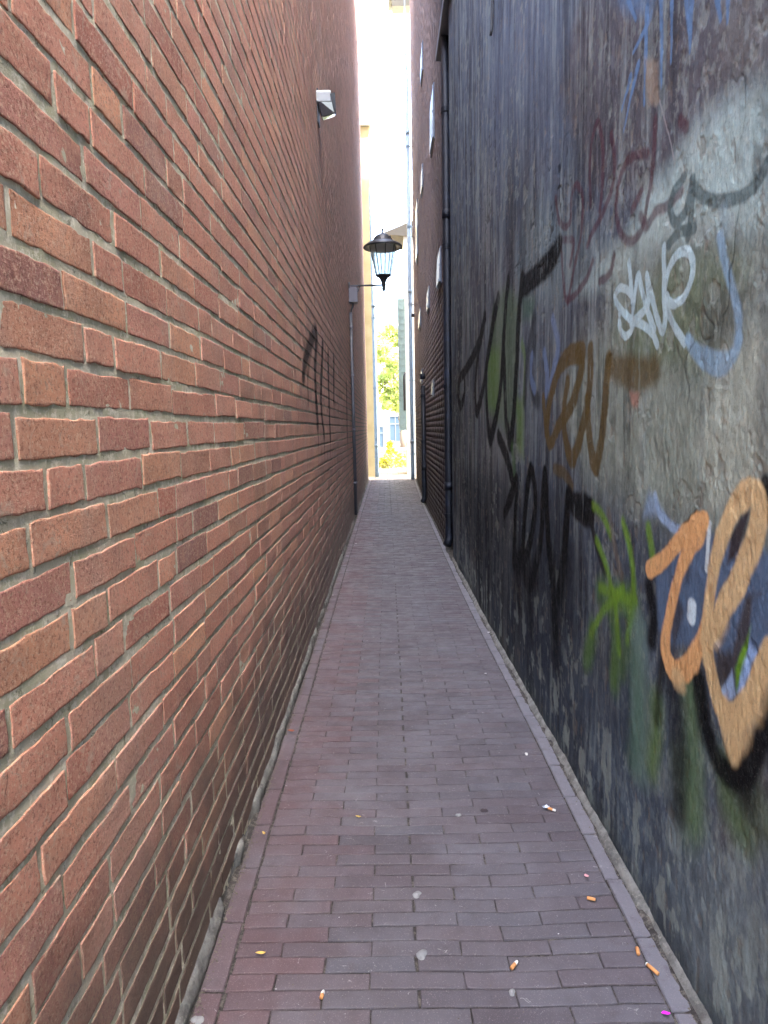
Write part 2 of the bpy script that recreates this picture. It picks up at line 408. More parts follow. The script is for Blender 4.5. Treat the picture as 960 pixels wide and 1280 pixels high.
# ------------------------------------------------------------------ paving of the alley
pm = MT('paver_clay', .7, .35); a = pm.attr('info'); sp = pm.n('ShaderNodeSeparateColor'); pm.l(a.outputs['Color'], sp.inputs[0])
c = pm.cr(sp.outputs[0], [(0, srgb(74, 68, 71, K)), (.3, srgb(80, 74, 77, K)), (.6, srgb(87, 80, 82, K)), (.85, srgb(83, 80, 84, K)), (1, srgb(93, 84, 85, K))])
c = pm.mix(pm.math('MULTIPLY', a.outputs['Alpha'], .5), c, srgb(100, 68, 67, K))
c = pm.mix(pm.ramp(sp.outputs[2], .93, .97, 0, .6), c, srgb(124, 122, 126, K))
c = pm.mix(pm.ramp(pm.noise(3.2, 5, .6), .42, .68, 0, .5), c, srgb(102, 99, 103, K))
c = pm.mix(pm.ramp(pm.noise(22, 6, .7), .5, .72, 0, .5), c, srgb(76, 66, 68, K))
c = pm.mix(pm.ramp(pm.noise(330, 3, .7), .56, .72, 0, .5), c, srgb(158, 146, 142, K))
c = pm.mix(pm.ramp(pm.noise(40, 6, .75, dist=1.5), .635, .67, 0, .6), c, srgb(168, 164, 160, K))
c = pm.mix(pm.ramp(pm.noise(31, 6, .7, dist=2), .66, .74, 0, .6), c, srgb(50, 45, 46, K))
paver_mat = pm.out(c, pm.bump(pm.noise(34, 5, .6), .003, .6, pm.bump(pm.noise(300, 4, .7), .0012, .7)), pm.ramp(pm.noise(12, 5), .3, .7, .56, .8))
jm = MT('joint_sand', .95); joint_mat = jm.out(jm.mix(jm.ramp(jm.noise(60, 6, .75), .45, .7), srgb(52, 48, 44, K), srgb(112, 106, 96, K)), jm.bump(jm.noise(200, 5), .004, 1))
rs = np.random.RandomState(3); pav = []      # x0,x1,y0,y1,red
FX0, FX1 = -.380, .0
PY0, PY1 = -3.0, 15.9
y = PY0; row = 0
def fieldR(Y): return float(xr(Y))-.068
pitchY = .0470
while y < PY1:
    x0 = .047-3*.211+(0 if row % 2 else .1055-.211)+rs.uniform(-.002, .002); xe = fieldR(y)
    if 5.2 < y < 9.5 and rs.rand() < .6: x0 += .05
    slope = .004*math.sin(y*.9); k_ = 0
    while x0+k_*.211 < xe-.02:
        xa = x0+k_*.211; seam = .0022 if abs(xa-.047) < .01 else 0; seam2 = .0022 if abs(xa+.211-.047) < .01 else 0
        a0, a1 = max(xa+rs.uniform(-.001, .001)+seam, -.378), min(xa+.2082+rs.uniform(-.001, .001)-seam2, xe)
        if 0 < xe-a1 < .045: a1 = xe; k_ += 99
        if a0 < -.377 and a1 < -.34: k_ += 1; continue
        red = max(0, 1-abs(a0+.38)/.22)*.8+rs.uniform(-.15, .25)
        pav.append((a0, a1, y+rs.uniform(-.0012, .0012), y+.0440+rs.uniform(-.0015, .0008), max(0, min(1, red)), slope))
        k_ += 1
    y += pitchY; row += 1
y = PY0
while y < PY1:
    pav.append((-.434, -.384, y, min(y+.2, PY1), min(1, .75+rs.uniform(-.2, .2)), 0)); y += .206
y = PY0-.07
while y < PY1:
    e = float(xr(y+.1)); pav.append((e-.062, e-.014, max(y, PY0), min(y+.2, PY1), max(0, rs.uniform(-.3, .2)), 0)); y += .206
Pv = np.array(pav); n = len(Pv); rr = rs.rand(n, 3)*.9; rr[Pv[:, 0] > .45, 2] = np.where(Pv[Pv[:, 0] > .45, 3]-Pv[Pv[:, 0] > .45, 2] > .1, 1, .5); tl = rs.uniform(-1, 1, (n, 3))
nu, nv = 12, 7
nu, nv = 14, 10
ax = lambda k: (np.concatenate([[0]*4, np.linspace(0, 1, k-6)[1:-1], [1]*4]), np.concatenate([[-.020, -.0012], np.zeros(k-4), [-.0012, -.020]]),
                np.concatenate([[0, 0, .0014, .0040], np.zeros(k-8), [-.0040, -.0014, 0, 0]]))
iu, du, eu = ax(nu); iv, dv, ev = ax(nv)
U, W = np.meshgrid(iu, iv); DU, DV = np.meshgrid(du, dv); EU, EV = np.meshgrid(eu, ev)
Xc = Pv[:, 0, None, None]+U*(Pv[:, 1]-Pv[:, 0])[:, None, None]+EU
Yc = Pv[:, 2, None, None]+W*(Pv[:, 3]-Pv[:, 2])[:, None, None]+EV
idn = rr[:, 0, None, None]*53
Yc = Yc+(fbm(Xc*30+idn, Yc*5, 31, 3)-.5)*.004+Xc*Pv[:, 5, None, None]
Xc = Xc+(fbm(Yc*40+idn, Xc*5, 32, 3)-.5)*.004
Zc = np.minimum(DU, DV)+tl[:, 0, None, None]*.0012+tl[:, 1, None, None]*(U-.5)*.0018+tl[:, 2, None, None]*(W-.5)*.0008+(fbm(Xc*50, Yc*50, 33, 3)-.5)*.0016+(fbm(Xc*3, Yc*2, 35, 2)-.5)*.010
Zc = Zc-.004*np.exp(-((Xc-.08)/.28)**2)
# chipped and worn-open corners
V = np.stack([Xc, Yc, Zc], -1).reshape(-1, 3); q = grid_q(nv, nu); Q = (q[None]+np.arange(n)[:, None, None]*(nu*nv)).reshape(-1, 4)
A = np.zeros((n, nv, nu, 4)); A[..., :3] = rr[:, None, None, :]; A[..., 3] = Pv[:, 4, None, None]
gx = np.linspace(XL-.02, .74, 60); gy = np.concatenate([np.arange(PY0, .6, .1), np.arange(.6, 4, .02), np.arange(4, PY1+.05, .1)]); GX, GY = np.meshgrid(gx, gy)
GZ = -.0045+(fbm(GX*60, GY*60, 41, 4)-.5)*.006+(fbm(GX*3, GY*2, 35, 2)-.5)*.010-.004*np.exp(-((GX-.08)/.28)**2)
GZ += .012*sm(-.425, -.46, GX)+.012*sm(-.035, -.005, GX-xr(GY))
V2 = np.stack([GX, GY, GZ], -1).reshape(-1, 3); Q2 = grid_q(len(gy), len(gx)); A2 = np.zeros((len(V2), 4))
pv = np_mesh('path', np.concatenate([V, V2]), np.concatenate([Q, Q2+len(V)]), [paver_mat, joint_mat], {'info': np.concatenate([A.reshape(-1, 4), A2])}, None, True,
             np.concatenate([np.zeros(len(Q)), np.ones(len(Q2))])); tag(pv, kind='structure')

# ------------------------------------------------------------------ the painted plaster wall on the right
NY0, NY1, NTOP = -3.0, 6.12, 4.72
ys = [NY0]
while ys[-1] < NY1:
    Yq = ys[-1]; ys.append(Yq+(.12 if Yq < .5 else .02 if Yq < .95 else max(.0026, Yq*Yq/560*.8)))
ys = np.array(ys); ys[-1] = NY1
zs = [-.03]
while zs[-1] < NTOP:
    zq = zs[-1]; zs.append(zq+(.0028 if zq < 2.05 else min(.012, .0028+(zq-2.05)*.006)))
zs = np.array(zs); zs[-1] = NTOP
SY, SZ = np.meshgrid(ys, zs); PX, PYp = proj(xr(SY), SY, SZ)
def C(r, g, b): return np.array(srgb(r, g, b, 1.12)[:3])*np.array([.86, .98, .95])
class Paint:
    def __init__(s): s.c = np.zeros(SY.shape+(3,)); s.h = np.zeros(SY.shape)
    def over(s, al, col): s.c = s.c*(1-al[..., None])+col*al[..., None]
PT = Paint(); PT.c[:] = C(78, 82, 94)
WY = SY+(fbm(SY*5, SZ*4, 101, 3)-.5)*.05; WZ = SZ+(fbm(SY*5, SZ*4, 102, 3)-.5)*.06
fy, fz = SY+(fbm(SY*40, SZ*9, 103, 3)-.5)*.012, SZ+(fbm(SY*30, SZ*10, 104, 3)-.5)*.014
def blob(pts, col, a=1., soft=.05, warp=True):
    P = [on_right(*p) for p in pts]; m = in_poly(WY if warp else fy, WZ if warp else fz, P, soft)*a; PT.over(m, col); return m
streak = fbm(SY*20, SZ*1.5, 110, 6); streak2 = fbm(SY*60, SZ*4.5, 111, 4); blot = fbm(SY*3.2, SZ*1.7, 112, 5); fine = fbm(SY*120, SZ*60, 113, 3)
# old coats of paint showing through
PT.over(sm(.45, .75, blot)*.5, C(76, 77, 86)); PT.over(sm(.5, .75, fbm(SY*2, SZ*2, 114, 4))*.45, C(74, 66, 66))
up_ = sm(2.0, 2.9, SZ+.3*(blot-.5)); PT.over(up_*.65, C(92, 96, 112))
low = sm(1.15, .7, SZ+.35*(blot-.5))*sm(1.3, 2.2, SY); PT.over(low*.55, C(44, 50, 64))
blob([(725, -10), (960, -10), (960, 100), (900, 130), (850, 190), (800, 250), (740, 240), (700, 120)], C(84, 74, 76), .75, .06)
blob([(900, -10), (960, -10), (960, 110), (900, 90)], C(112, 104, 100), .6, .07)
blob([(965, 95), (900, 130), (860, 165), (835, 205), (805, 240), (780, 290), (745, 330), (715, 360), (760, 360), (820, 318), (870, 300), (965, 290)], C(158, 168, 164), .9, .05)
blob([(770, 320), (965, 290), (965, 700), (800, 640), (730, 600), (700, 500), (720, 440), (760, 400)], C(136, 138, 126), .85, .10)
blob([(840, 320), (930, 330), (900, 460), (790, 470), (770, 420)], C(98, 104, 74), .65, .06)
blob([(880, 360), (935, 365), (925, 440), (880, 450)], C(84, 80, 76), .7, .04)
blob([(900, 450), (965, 400), (965, 620), (890, 640), (870, 560)], C(176, 174, 160), .7, .05)
blob([(775, 480), (870, 480), (880, 640), (800, 640), (760, 560)], C(146, 148, 136), .6, .07)
blob([(660, 280), (705, 350), (690, 560), (655, 570), (640, 350)], C(104, 106, 112), .45, .1)
blob([(575, 320), (640, 300), (640, 590), (585, 600)], C(88, 84, 90), .6, .12)
blob([(655, 250), (760, 300), (700, 380), (640, 360)], C(112, 122, 124), .5, .08)
blob([(820, 1080), (960, 1020), (960, 1290), (880, 1280)], C(126, 130, 132), .6, .10)
blob([(900, 940), (965, 900), (965, 1060), (905, 1060)], C(78, 66, 66), .75, .05)
blob([(690, 800), (800, 880), (870, 1120), (800, 1120)], C(92, 100, 112), .6, .10)
# vertical runs and brush marks
sm_k = .35+.65*sm(1.3, 2.1, SY+(fbm(SY*4, SZ*3, 160, 3)-.5)*1.2)
streak = .5+(streak-.5)*sm_k; streak2 = .5+(streak2-.5)*sm_k
PT.over(sm(.52, .74, streak)*.55*sm(.3, .9, SZ)*sm(5.6, 3, SY*.6), C(136, 140, 140)); PT.over(sm(.48, .28, streak)*.6, C(38, 37, 43))
PT.over(sm(.56, .76, streak2)*.35, C(150, 150, 145)); PT.over(sm(.42, .25, streak2)*.5, C(34, 33, 38))
far = sm(2.6, 3.8, SY)*sm(3.0, 2.2, SZ)
PT.over(far*sm(.5, .64, fbm(SY*9, SZ*1.2, 120, 4))*.7, C(120, 116, 116)); PT.over(far*sm(.5, .3, fbm(SY*9, SZ*1.2, 121, 4))*.7, C(34, 32, 36))
mot = fbm(SY*48, SZ*26, 170, 5); mot2 = fbm(SY*70, SZ*34, 171, 4); patch = fbm(SY*3, SZ*2.4, 172, 4)
g = sm(2.6, 1.5, SY); PT.c *= (1+.34*(mot-.5)*2*(.4+.6*g)+.5*(patch-.5))[..., None]; PT.over(sm(.58, .66, mot)*.30*sm(.45, .62, patch)*g, C(146, 150, 150)); PT.over(sm(.60, .66, mot2)*.22*g, C(164, 164, 154))
blob([(575, 590), (700, 600), (730, 700), (720, 860), (660, 830), (585, 690)], C(30, 32, 40), .62, .12)
blob([(640, 760), (800, 860), (820, 1000), (700, 880)], C(52, 56, 70), .5, .10)
blob([(600, -10), (700, -10), (700, 180), (610, 200)], C(92, 98, 118), .35, .2)
PT.over(sm(.60, .655, fbm(SY*19, SZ*10, 173, 6))*sm(.6, .1, SZ)*.6, C(156, 158, 152))
# flaked spots
fl = sm(.62, .67, fbm(SY*22, SZ*15, 130, 5))*sm(.4, .6, fbm(SY*2.2, SZ*2.2, 131, 3)); PT.over(fl*.35, C(150, 150, 142)); PT.h -= fl*.0012
fl2 = sm(.69, .73, fbm(SY*36, SZ*16, 132, 5)); PT.over(fl2*.35, C(128, 112, 100)); PT.h -= fl2*.001
def S_(pts, col, r, soft=.006, a=.95, k=8, drip=0):
    P = smooth_pts([(*on_right(p[0], p[1]), (p[2] if len(p) > 2 else r)) for p in pts], k)
    al = stroke_alpha(fy if r > .02 else SY+(fy-SY)*.4, fz if r > .02 else SZ+(fz-SZ)*.4, P, r, soft)*a
    al = al*np.clip(1.08-.5*sm(.58, .70, streak2)*sm(.5, .6, blot)-.2*sm(.62, .68, fine), 0, 1); PT.over(np.clip(al, 0, 1), col); return P
# pale blue strokes and drips near the top
BL = C(88, 112, 146)
for p in [[(807, 10), (805, 131)], [(826, -20), (826, 109)], [(840, -20), (838, 78)], [(865, -20), (863, 64)], [(813, 19), (791, 66)], [(788, 97), (777, 137)],
          [(797, 81), (780, 164)], [(776, -20), (794, 25)], [(894, -20), (901, 25)], [(912, -20), (910, 28)], [(856, -20), (862, 40)]]:
    S_([(p[0][0], p[0][1], .011), (p[1][0], p[1][1], .004)], BL, .01, .004, .85)
blob([(770, -20), (830, -20), (812, 20), (780, 22)], BL, .5, .02)
# pale red-brown chip
blob([(805, 75), (820, 75), (823, 130), (810, 132)], C(132, 112, 98), .8, .01, False)
S_([(823, 126), (832, 155), (843, 199)], C(150, 140, 140), .002, .002, .7)
RD = C(74, 34, 44)
for p in [[(738, 256), (737, 215), (740, 175), (747, 153), (753, 180), (753, 225), (750, 262)], [(764, 168), (768, 205), (763, 240), (753, 268), (741, 289), (734, 306)],
          [(808, 192), (792, 195), (778, 212), (770, 251), (774, 288), (788, 302), (801, 288), (808, 258), (815, 210), (818, 150)], [(800, 270), (808, 284), (820, 266), (836, 256), (852, 240)],
          [(694, 248), (697, 270), (703, 283), (712, 277), (714, 245), (720, 231), (727, 246), (726, 290), (718, 330), (709, 378)], [(700, 300), (703, 345), (707, 374), (720, 366), (732, 350), (741, 328)],
          [(750, 352), (762, 342), (767, 319)], [(703, 300), (716, 302), (712, 330)], [(858, 160), (850, 150)], [(790, 262), (796, 250), (800, 240)]]:
    S_(p, RD, .011, .008, .68)
DG = C(76, 86, 86)
for p in [[(868, 233), (878, 245), (896, 251), (915, 249), (935, 241), (951, 222), (958, 205)], [(837, 305), (850, 290), (868, 286)],
          [(855, 222), (843, 240), (838, 262), (846, 278), (858, 262), (866, 225), (866, 250), (861, 295)]]:
    S_(p, DG, .012, .005, .8)
blob([(940, 180), (955, 170), (955, 210), (940, 225)], C(52, 58, 60), .5, .01)
# black tag with a green fill
blob([(615, 385), (632, 360), (650, 370), (646, 520), (633, 545), (617, 530), (606, 500)], C(90, 106, 74), .5, .05)
blob([(610, 440), (624, 430), (622, 520), (610, 510)], C(92, 118, 52), .55, .05); blob([(644, 500), (655, 500), (655, 570), (645, 560)], C(98, 122, 44), .6, .05)
blob([(652, 370), (668, 372), (665, 395), (652, 398)], C(62, 88, 66), .6, .04)
S_([(652, 430), (656, 450), (655, 500)], C(100, 120, 60), .02, .02, .6)
BK = C(4, 4, 5)
for p in [[(698, 306, .035), (690, 323, .045), (672, 343, .045), (655, 357, .045)], [(652, 350), (650, 372), (647, 410), (646, 450), (643, 498), (638, 552, .05), (632, 523), (630, 473), (629, 430), (632, 380), (635, 352)],
          [(629, 420), (626, 470), (621, 512), (613, 548, .05), (609, 515), (608, 465), (612, 435), (617, 400), (622, 373)], [(618, 390), (611, 440), (605, 480), (596, 514, .045), (594, 480), (598, 440), (602, 420), (606, 397)],
          [(606, 397), (600, 425), (590, 448), (583, 462), (575, 474), (572, 490), (576, 508), (581, 490), (580, 465)], [(622, 545), (634, 575), (640, 600)]]:
    S_(p, BK, .040, .016, .97)
S_([(640, 560), (643, 590)], C(60, 90, 40), .03, .03, .6)
# blue-grey letter with dark shade and a dirty brown scrawl
for p in [[(668, 425), (664, 455), (666, 490), (672, 500)], [(668, 400), (660, 440), (656, 500)]]: S_(p, C(36, 36, 40), .03, .025, .75)
for p in [[(665, 445), (664, 470), (668, 487)], [(690, 400), (697, 430), (692, 460), (687, 485)], [(680, 442), (684, 468), (683, 490)]]: S_(p, C(106, 118, 150), .022, .012, .7)
BR = C(88, 68, 34)
for p in [[(679, 500), (683, 535), (688, 555, .025), (698, 532), (714, 508), (722, 480), (727, 455), (722, 440)], [(727, 440, .035), (712, 445, .035), (700, 458, .03), (692, 480), (686, 510), (683, 540)],
          [(709, 480), (705, 510), (706, 545), (714, 574, .03), (724, 548), (733, 505), (737, 470), (738, 437)], [(733, 500), (736, 550), (744, 582, .03), (751, 551), (756, 505), (759, 465), (760, 452)]]:
    S_(p, BR, .027, .010, .9)
S_([(760, 455, .022), (775, 462, .035), (795, 468, .04), (818, 465, .03)], BR, .035, .025, .8)
S_([(693, 586), (705, 592), (714, 607)], BR, .02, .012, .7)
blob([(788, 490), (800, 490), (798, 508), (790, 508)], C(168, 110, 92), .7, .01, False)
# white tag reading like a looping "SAVE"
WH = C(178, 192, 196)
for p in [[(786, 328), (788, 350), (790, 372), (791, 385)], [(788, 368), (782, 361), (773, 361), (768, 371), (774, 385), (785, 396), (791, 402), (790, 412), (783, 420), (777, 416), (774, 405), (774, 394)],
          [(789, 404), (800, 395), (808, 385), (811, 372), (809, 345), (814, 366), (821, 395), (828, 414), (832, 402), (831, 370), (831, 340), (831, 309)], [(790, 400), (793, 375), (797, 344), (803, 365), (812, 395), (818, 412)],
          [(793, 402), (805, 407), (815, 416), (822, 432)], [(832, 360), (837, 336), (846, 320), (858, 313), (867, 324), (867, 345), (860, 365), (850, 377), (840, 379), (834, 370)], [(832, 375), (838, 395), (846, 411), (858, 428)]]:
    S_(p, WH, .0105, .003, .93)
for p in [[(862, 424, .012), (870, 436, .014), (885, 449, .02), (903, 455, .022), (918, 444, .014), (924, 425, .013)], [(924, 425), (924, 400), (920, 375), (912, 348), (905, 320), (901, 295)]]:
    S_(p, C(132, 154, 176), .010, .008, .75)
blob([(898, 260), (912, 260), (910, 300), (900, 300)], C(150, 164, 172), .5, .02)
# second black tag, sprayed heavily and running
for p in [[(630, 642, .03), (638, 622, .045), (646, 601), (644, 650), (642, 703)], [(644, 705), (653, 690), (657, 640), (660, 605), (664, 588), (669, 615), (668, 650), (660, 690), (650, 703)],
          [(655, 690), (657, 718), (662, 733), (670, 710), (677, 670), (681, 592), (684, 640), (687, 690), (692, 740), (694, 790)], [(698, 745), (704, 700), (707, 660), (710, 618)]]:
    S_(p, BK, .034, .012, 1.)
S_([(710, 618, .022), (716, 630, .04), (728, 636, .05), (737, 640, .045)], BK, .04, .015, .98)
S_([(738, 645), (742, 670), (749, 696), (756, 715)], C(30, 26, 26), .015, .01, .9)
for p in [[(646, 705), (650, 760, .03)], [(660, 730), (664, 790, .03)], [(690, 700), (695, 820, .05)], [(645, 700), (670, 720)], [(706, 700), (702, 760, .03)]]: S_(p, C(12, 13, 17), .05, .06, .8)
# lime green marks
LM = C(112, 144, 42)
for p in [[(749, 740), (792, 750)], [(765, 760), (772, 800), (768, 850)], [(740, 790), (734, 820)]]: S_(p, C(86, 118, 44), .035, .04, .5)
for p in [[(741, 632), (753, 645), (763, 668)], [(745, 676), (755, 700), (764, 734)], [(779, 653), (787, 680), (793, 716), (793, 755), (786, 800)], [(812, 660), (815, 680), (817, 702)], [(737, 792), (752, 765), (770, 747), (780, 735)],
          [(749, 735), (770, 742), (796, 752)], [(770, 750), (772, 780), (775, 815)]]:
    S_(p, LM, .0125, .014, .75)
blob([(762, 735), (792, 740), (794, 766), (778, 756), (762, 756)], LM, .5, .035, True)
for p in [[(738, 790), (730, 830)], [(772, 790), (768, 850)], [(793, 760), (780, 840)]]: S_(p, C(84, 108, 50), .022, .03, .5)
S_([(760, 640), (770, 690), (778, 720)], C(112, 96, 84), .014, .012, .55)
# green and teal runs low down
for p, col, r_, aa in [([(800, 790), (802, 860), (800, 960)], C(132, 156, 140), .035, .5), ([(795, 830), (798, 900), (790, 950)], C(84, 112, 90), .03, .5), ([(822, 880), (820, 920), (815, 960)], C(106, 130, 62), .022, .7),
                       ([(862, 860), (866, 930), (868, 1020)], C(96, 116, 72), .034, .65), ([(905, 960), (915, 1010), (930, 1040)], C(88, 112, 60), .03, .55), ([(848, 950), (856, 1000), (860, 1040)], C(88, 108, 66), .03, .4), ([(940, 990), (958, 1030)], C(86, 104, 60), .03, .4)]:
    S_(p, col, r_, .05, aa)
# the big orange piece: blue-grey filling, black shade, orange line
for p, r_, sf, aa in [([(813, 735), (818, 770), (816, 800)], .022, .02, .95), ([(872, 644), (858, 660)], .012, .006, .95), ([(836, 850), (845, 890), (850, 950), (848, 1010)], .035, .04, .75), ([(832, 800), (826, 850), (822, 900)], .014, .02, .7),
                      ([(873, 850), (880, 900), (893, 945), (914, 968), (932, 968), (950, 930), (965, 890)], .026, .022, .97), ([(957, 612), (965, 640)], .022, .01, .95), ([(925, 965), (935, 1000)], .03, .04, .7)]:
    S_(p, C(9, 8, 11), r_, sf, aa)
BG = C(88, 102, 128)
blob([(822, 722), (868, 670), (890, 668), (966, 690), (966, 830), (905, 838), (880, 806), (838, 806), (824, 786)], BG, .93, .012, False)
blob([(858, 700), (866, 690), (862, 730), (856, 735)], C(66, 66, 80), .7, .008, False)
blob([(838, 770), (850, 745), (856, 765), (842, 812)], C(60, 52, 54), .75, .012, False)
S_([(865, 758), (864, 772)], C(210, 218, 226), .016, .006, .95)
S_([(888, 655), (885, 690), (883, 712)], C(205, 210, 214), .006, .004, .95)
blob([(932, 636), (936, 640), (924, 690), (908, 705), (912, 670)], C(60, 50, 54), .97, .008, False)
blob([(900, 742), (912, 715), (914, 735), (898, 760)], C(62, 66, 80), .9, .008, False)
blob([(930, 745), (952, 740), (945, 790), (926, 830), (905, 860), (893, 850), (895, 812), (915, 815)], C(66, 56, 56), .9, .012, False)
blob([(920, 835), (940, 780), (932, 840), (922, 866)], C(104, 140, 36), .95, .006, False)
blob([(938, 800), (950, 808), (928, 868), (922, 866)], C(150, 168, 208), .95, .006, False)
blob([(916, 836), (920, 870), (905, 876), (902, 862)], C(160, 176, 210), .95, .006, False)
S_([(948, 760), (945, 800)], BG, .02, .01, .9)
S_([(820, 620), (826, 640), (838, 655), (850, 664)], C(160, 176, 206), .010, .008, .75); blob([(815, 618), (828, 640), (843, 662), (826, 656), (808, 652)], C(140, 158, 190), .6, .02)
OR = C(228, 166, 112); OR2 = C(216, 176, 130)
S_([(813, 712, 0.0218), (830, 699, 0.0202), (852, 674, 0.0218), (872, 655, 0.0227), (880, 650, 0.0218)], OR, .026, .006, .97)
S_([(880, 652, 0.0210), (874, 668, 0.0252), (865, 680, 0.0218), (852, 713, 0.0202), (841, 752, 0.0202), (834, 785, 0.0202), (832, 812, 0.0218), (838, 832, 0.0252), (848, 840, 0.0269), (862, 830, 0.0252), (876, 803, 0.0218), (884, 780, 0.0218)], OR, .026, .007, .97)
S_([(846, 848, 0.0235), (852, 856, 0.0168)], OR2, .02, .014, .8)
S_([(903, 775, 0.0202), (893, 800, 0.0168)], OR2, .02, .014, .6)
S_([(885, 830, 0.0202), (884, 780, 0.0218), (889, 735, 0.0202), (897, 690, 0.0202), (910, 650, 0.0218), (924, 627, 0.0235), (938, 617, 0.0252), (948, 632, 0.0252), (943, 672, 0.0269), (928, 712, 0.0269), (910, 750, 0.0252), (893, 785, 0.0218), (882, 800, 0.0202)], OR2, .026, .007, .97)
S_([(884, 780, 0.0218), (886, 825, 0.0218), (893, 862, 0.0227), (905, 892, 0.0269), (920, 896, 0.0286), (935, 878, 0.0235), (948, 848, 0.0218), (962, 812, 0.0218)], OR2, .026, .007, .97)
S_([(908, 895, 0.0336), (914, 922, 0.0286), (916, 944, 0.0151)], OR2, .03, .014, .93); S_([(935, 885, 0.0252), (928, 915, 0.0252), (918, 940, 0.0151)], OR2, .03, .016, .8); S_([(952, 855, 0.0252), (946, 890, 0.0168)], OR2, .03, .02, .7)
# wear at the foot
foot = sm(.10, .0, SZ+.05*(blot-.5)); PT.over(foot*.5, C(72, 74, 70))
crk = sm(.012, .0, np.abs(fbm(SY*5, SZ*2.4, 140, 4)-.5))*sm(.55, .7, fbm(SY*1.5, SZ*1.5, 141, 3)); PT.over(crk*.7, C(26, 26, 28)); PT.h -= crk*.002
PT.h += (fbm(SY*26, SZ*12, 150, 4)-.5)*.0026+(fbm(SY*3, SZ*1.5, 151, 3)-.5)*.012+(fine-.5)*.0018+(streak2-.5)*.0016
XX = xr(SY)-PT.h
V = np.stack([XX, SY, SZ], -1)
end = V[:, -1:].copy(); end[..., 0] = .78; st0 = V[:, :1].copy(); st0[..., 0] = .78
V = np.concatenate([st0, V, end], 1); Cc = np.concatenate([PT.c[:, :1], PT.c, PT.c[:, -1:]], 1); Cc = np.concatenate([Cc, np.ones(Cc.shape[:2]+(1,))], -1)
wm = MT('painted_plaster', .85, .12); a = wm.attr('paint')
c = wm.mix(wm.ramp(wm.noise(1, 5, .7, vec=wm.map((60, 190, 44))), .35, .7, 0, .38), a.outputs['Color'], wm.mix(1., a.outputs['Color'], (.55, .55, .57, 1), 'MULTIPLY'))
c = wm.mix(wm.ramp(wm.noise(1, 6, .75, vec=wm.map((90, 190, 60))), .60, .78, 0, .16), c, srgb(168, 166, 160, K))
c = wm.mix(wm.ramp(wm.noise(190, 5, .8), .54, .70, 0, .26), c, wm.mix(.55, c, srgb(190, 188, 180, K)))
c = wm.mix(wm.ramp(wm.noise(150, 5, .8), .47, .36, 0, .42), c, wm.mix(1., c, (.45, .45, .46, 1), 'MULTIPLY'))
plaster_mat = wm.out(c, wm.bump(wm.noise(240, 5, .75), .0014, .8, wm.bump(wm.noise(1, 5, .65, vec=wm.map((60, 62, 34))), .002, .5)), wm.ramp(wm.noise(30, 4), .3, .7, .75, .95))
pr = empty('painted_wall', 'dark grey plastered wall sprayed with orange, black, white and green graffiti', 'wall', (.7, NY0, 0))
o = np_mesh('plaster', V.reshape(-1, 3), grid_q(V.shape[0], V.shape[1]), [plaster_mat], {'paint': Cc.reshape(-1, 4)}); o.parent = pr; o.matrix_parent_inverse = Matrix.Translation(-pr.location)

ysf = np.concatenate([np.arange(NY0, .5, .2), np.arange(.5, 4, .015), np.arange(4, NY1, .1)]); V = []
for k, (dx, z) in enumerate([(-.004, .022), (.004, .018), (.010, .010), (.016, .004), (.018, -.02)]):
    nz = (fbm(ysf*16, ysf*0+k*.6, 61, 4)-.5); V.append(np.stack([xr(ysf)-dx-nz*.008-.006*sm(.5, .65, fbm(ysf*3, ysf*0, 62, 3)), ysf, np.maximum(z+nz*.012*(z > 0), -.02)], -1))
V = np.stack(V); o = np_mesh('cement_fillet', V.reshape(-1, 3), grid_q(V.shape[0], V.shape[1]), [foot_mat], None, None); o.parent = pr; o.matrix_parent_inverse = Matrix.Translation(-pr.location)

# upper storey of brown brick over the plaster, and the ledge between them
brown_mat = brick_material('brown_brick', [(0, srgb(66, 52, 52, K)), (.3, srgb(84, 64, 60, K)), (.6, srgb(96, 76, 70, K)), (.85, srgb(74, 62, 64, K)), (1, srgb(108, 86, 78, K))])
dmort = simple('sooty_mortar', srgb(92, 88, 90, K), .95, .1, var=.5)
V, Q, A = brick_sheet('R', NY0, 6.9, NTOP+.1, WTOP-.1, bh=.0632, joint=.005, lod=False, seed=8, top=TR); V2, Q2, A2 = mortar_sheet('R', NY0, 6.9, NTOP+.07, WTOP-.05, .0012, top=TR)
o = np_mesh('upper_brickwork', np.concatenate([V, V2]), np.concatenate([Q, Q2+len(V)]), [brown_mat, dmort], {'info': np.concatenate([A, A2])}, None, False, np.concatenate([np.zeros(len(Q)), np.ones(len(Q2))]))
o.parent = pr; o.matrix_parent_inverse = Matrix.Translation(-pr.location)
slate = simple('slate_blue_paint', srgb(96, 104, 120, K), .5, .4)
MB().box(.545, .66, 2.6, 6.95, NTOP+.0, NTOP+.065).build('ledge', slate, pr, bevel=.006)
MB().box(.72, 4.0, NY0+.01, 6.9, -.05, NTOP-.004).prism([(NY0+.01, NTOP+.004), (6.9, NTOP+.004), (6.9, 9.62), (.6, 5.68), (NY0+.01, 5.68)], .72, 4.0).build('masonry_core', dmort, pr)
MB().prism([(NY0, 5.71), (.6, 5.71), (6.9, 9.69), (6.9, 9.78), (.57, 5.8), (NY0, 5.8)], .56, 4.1).build('coping', slate, pr)
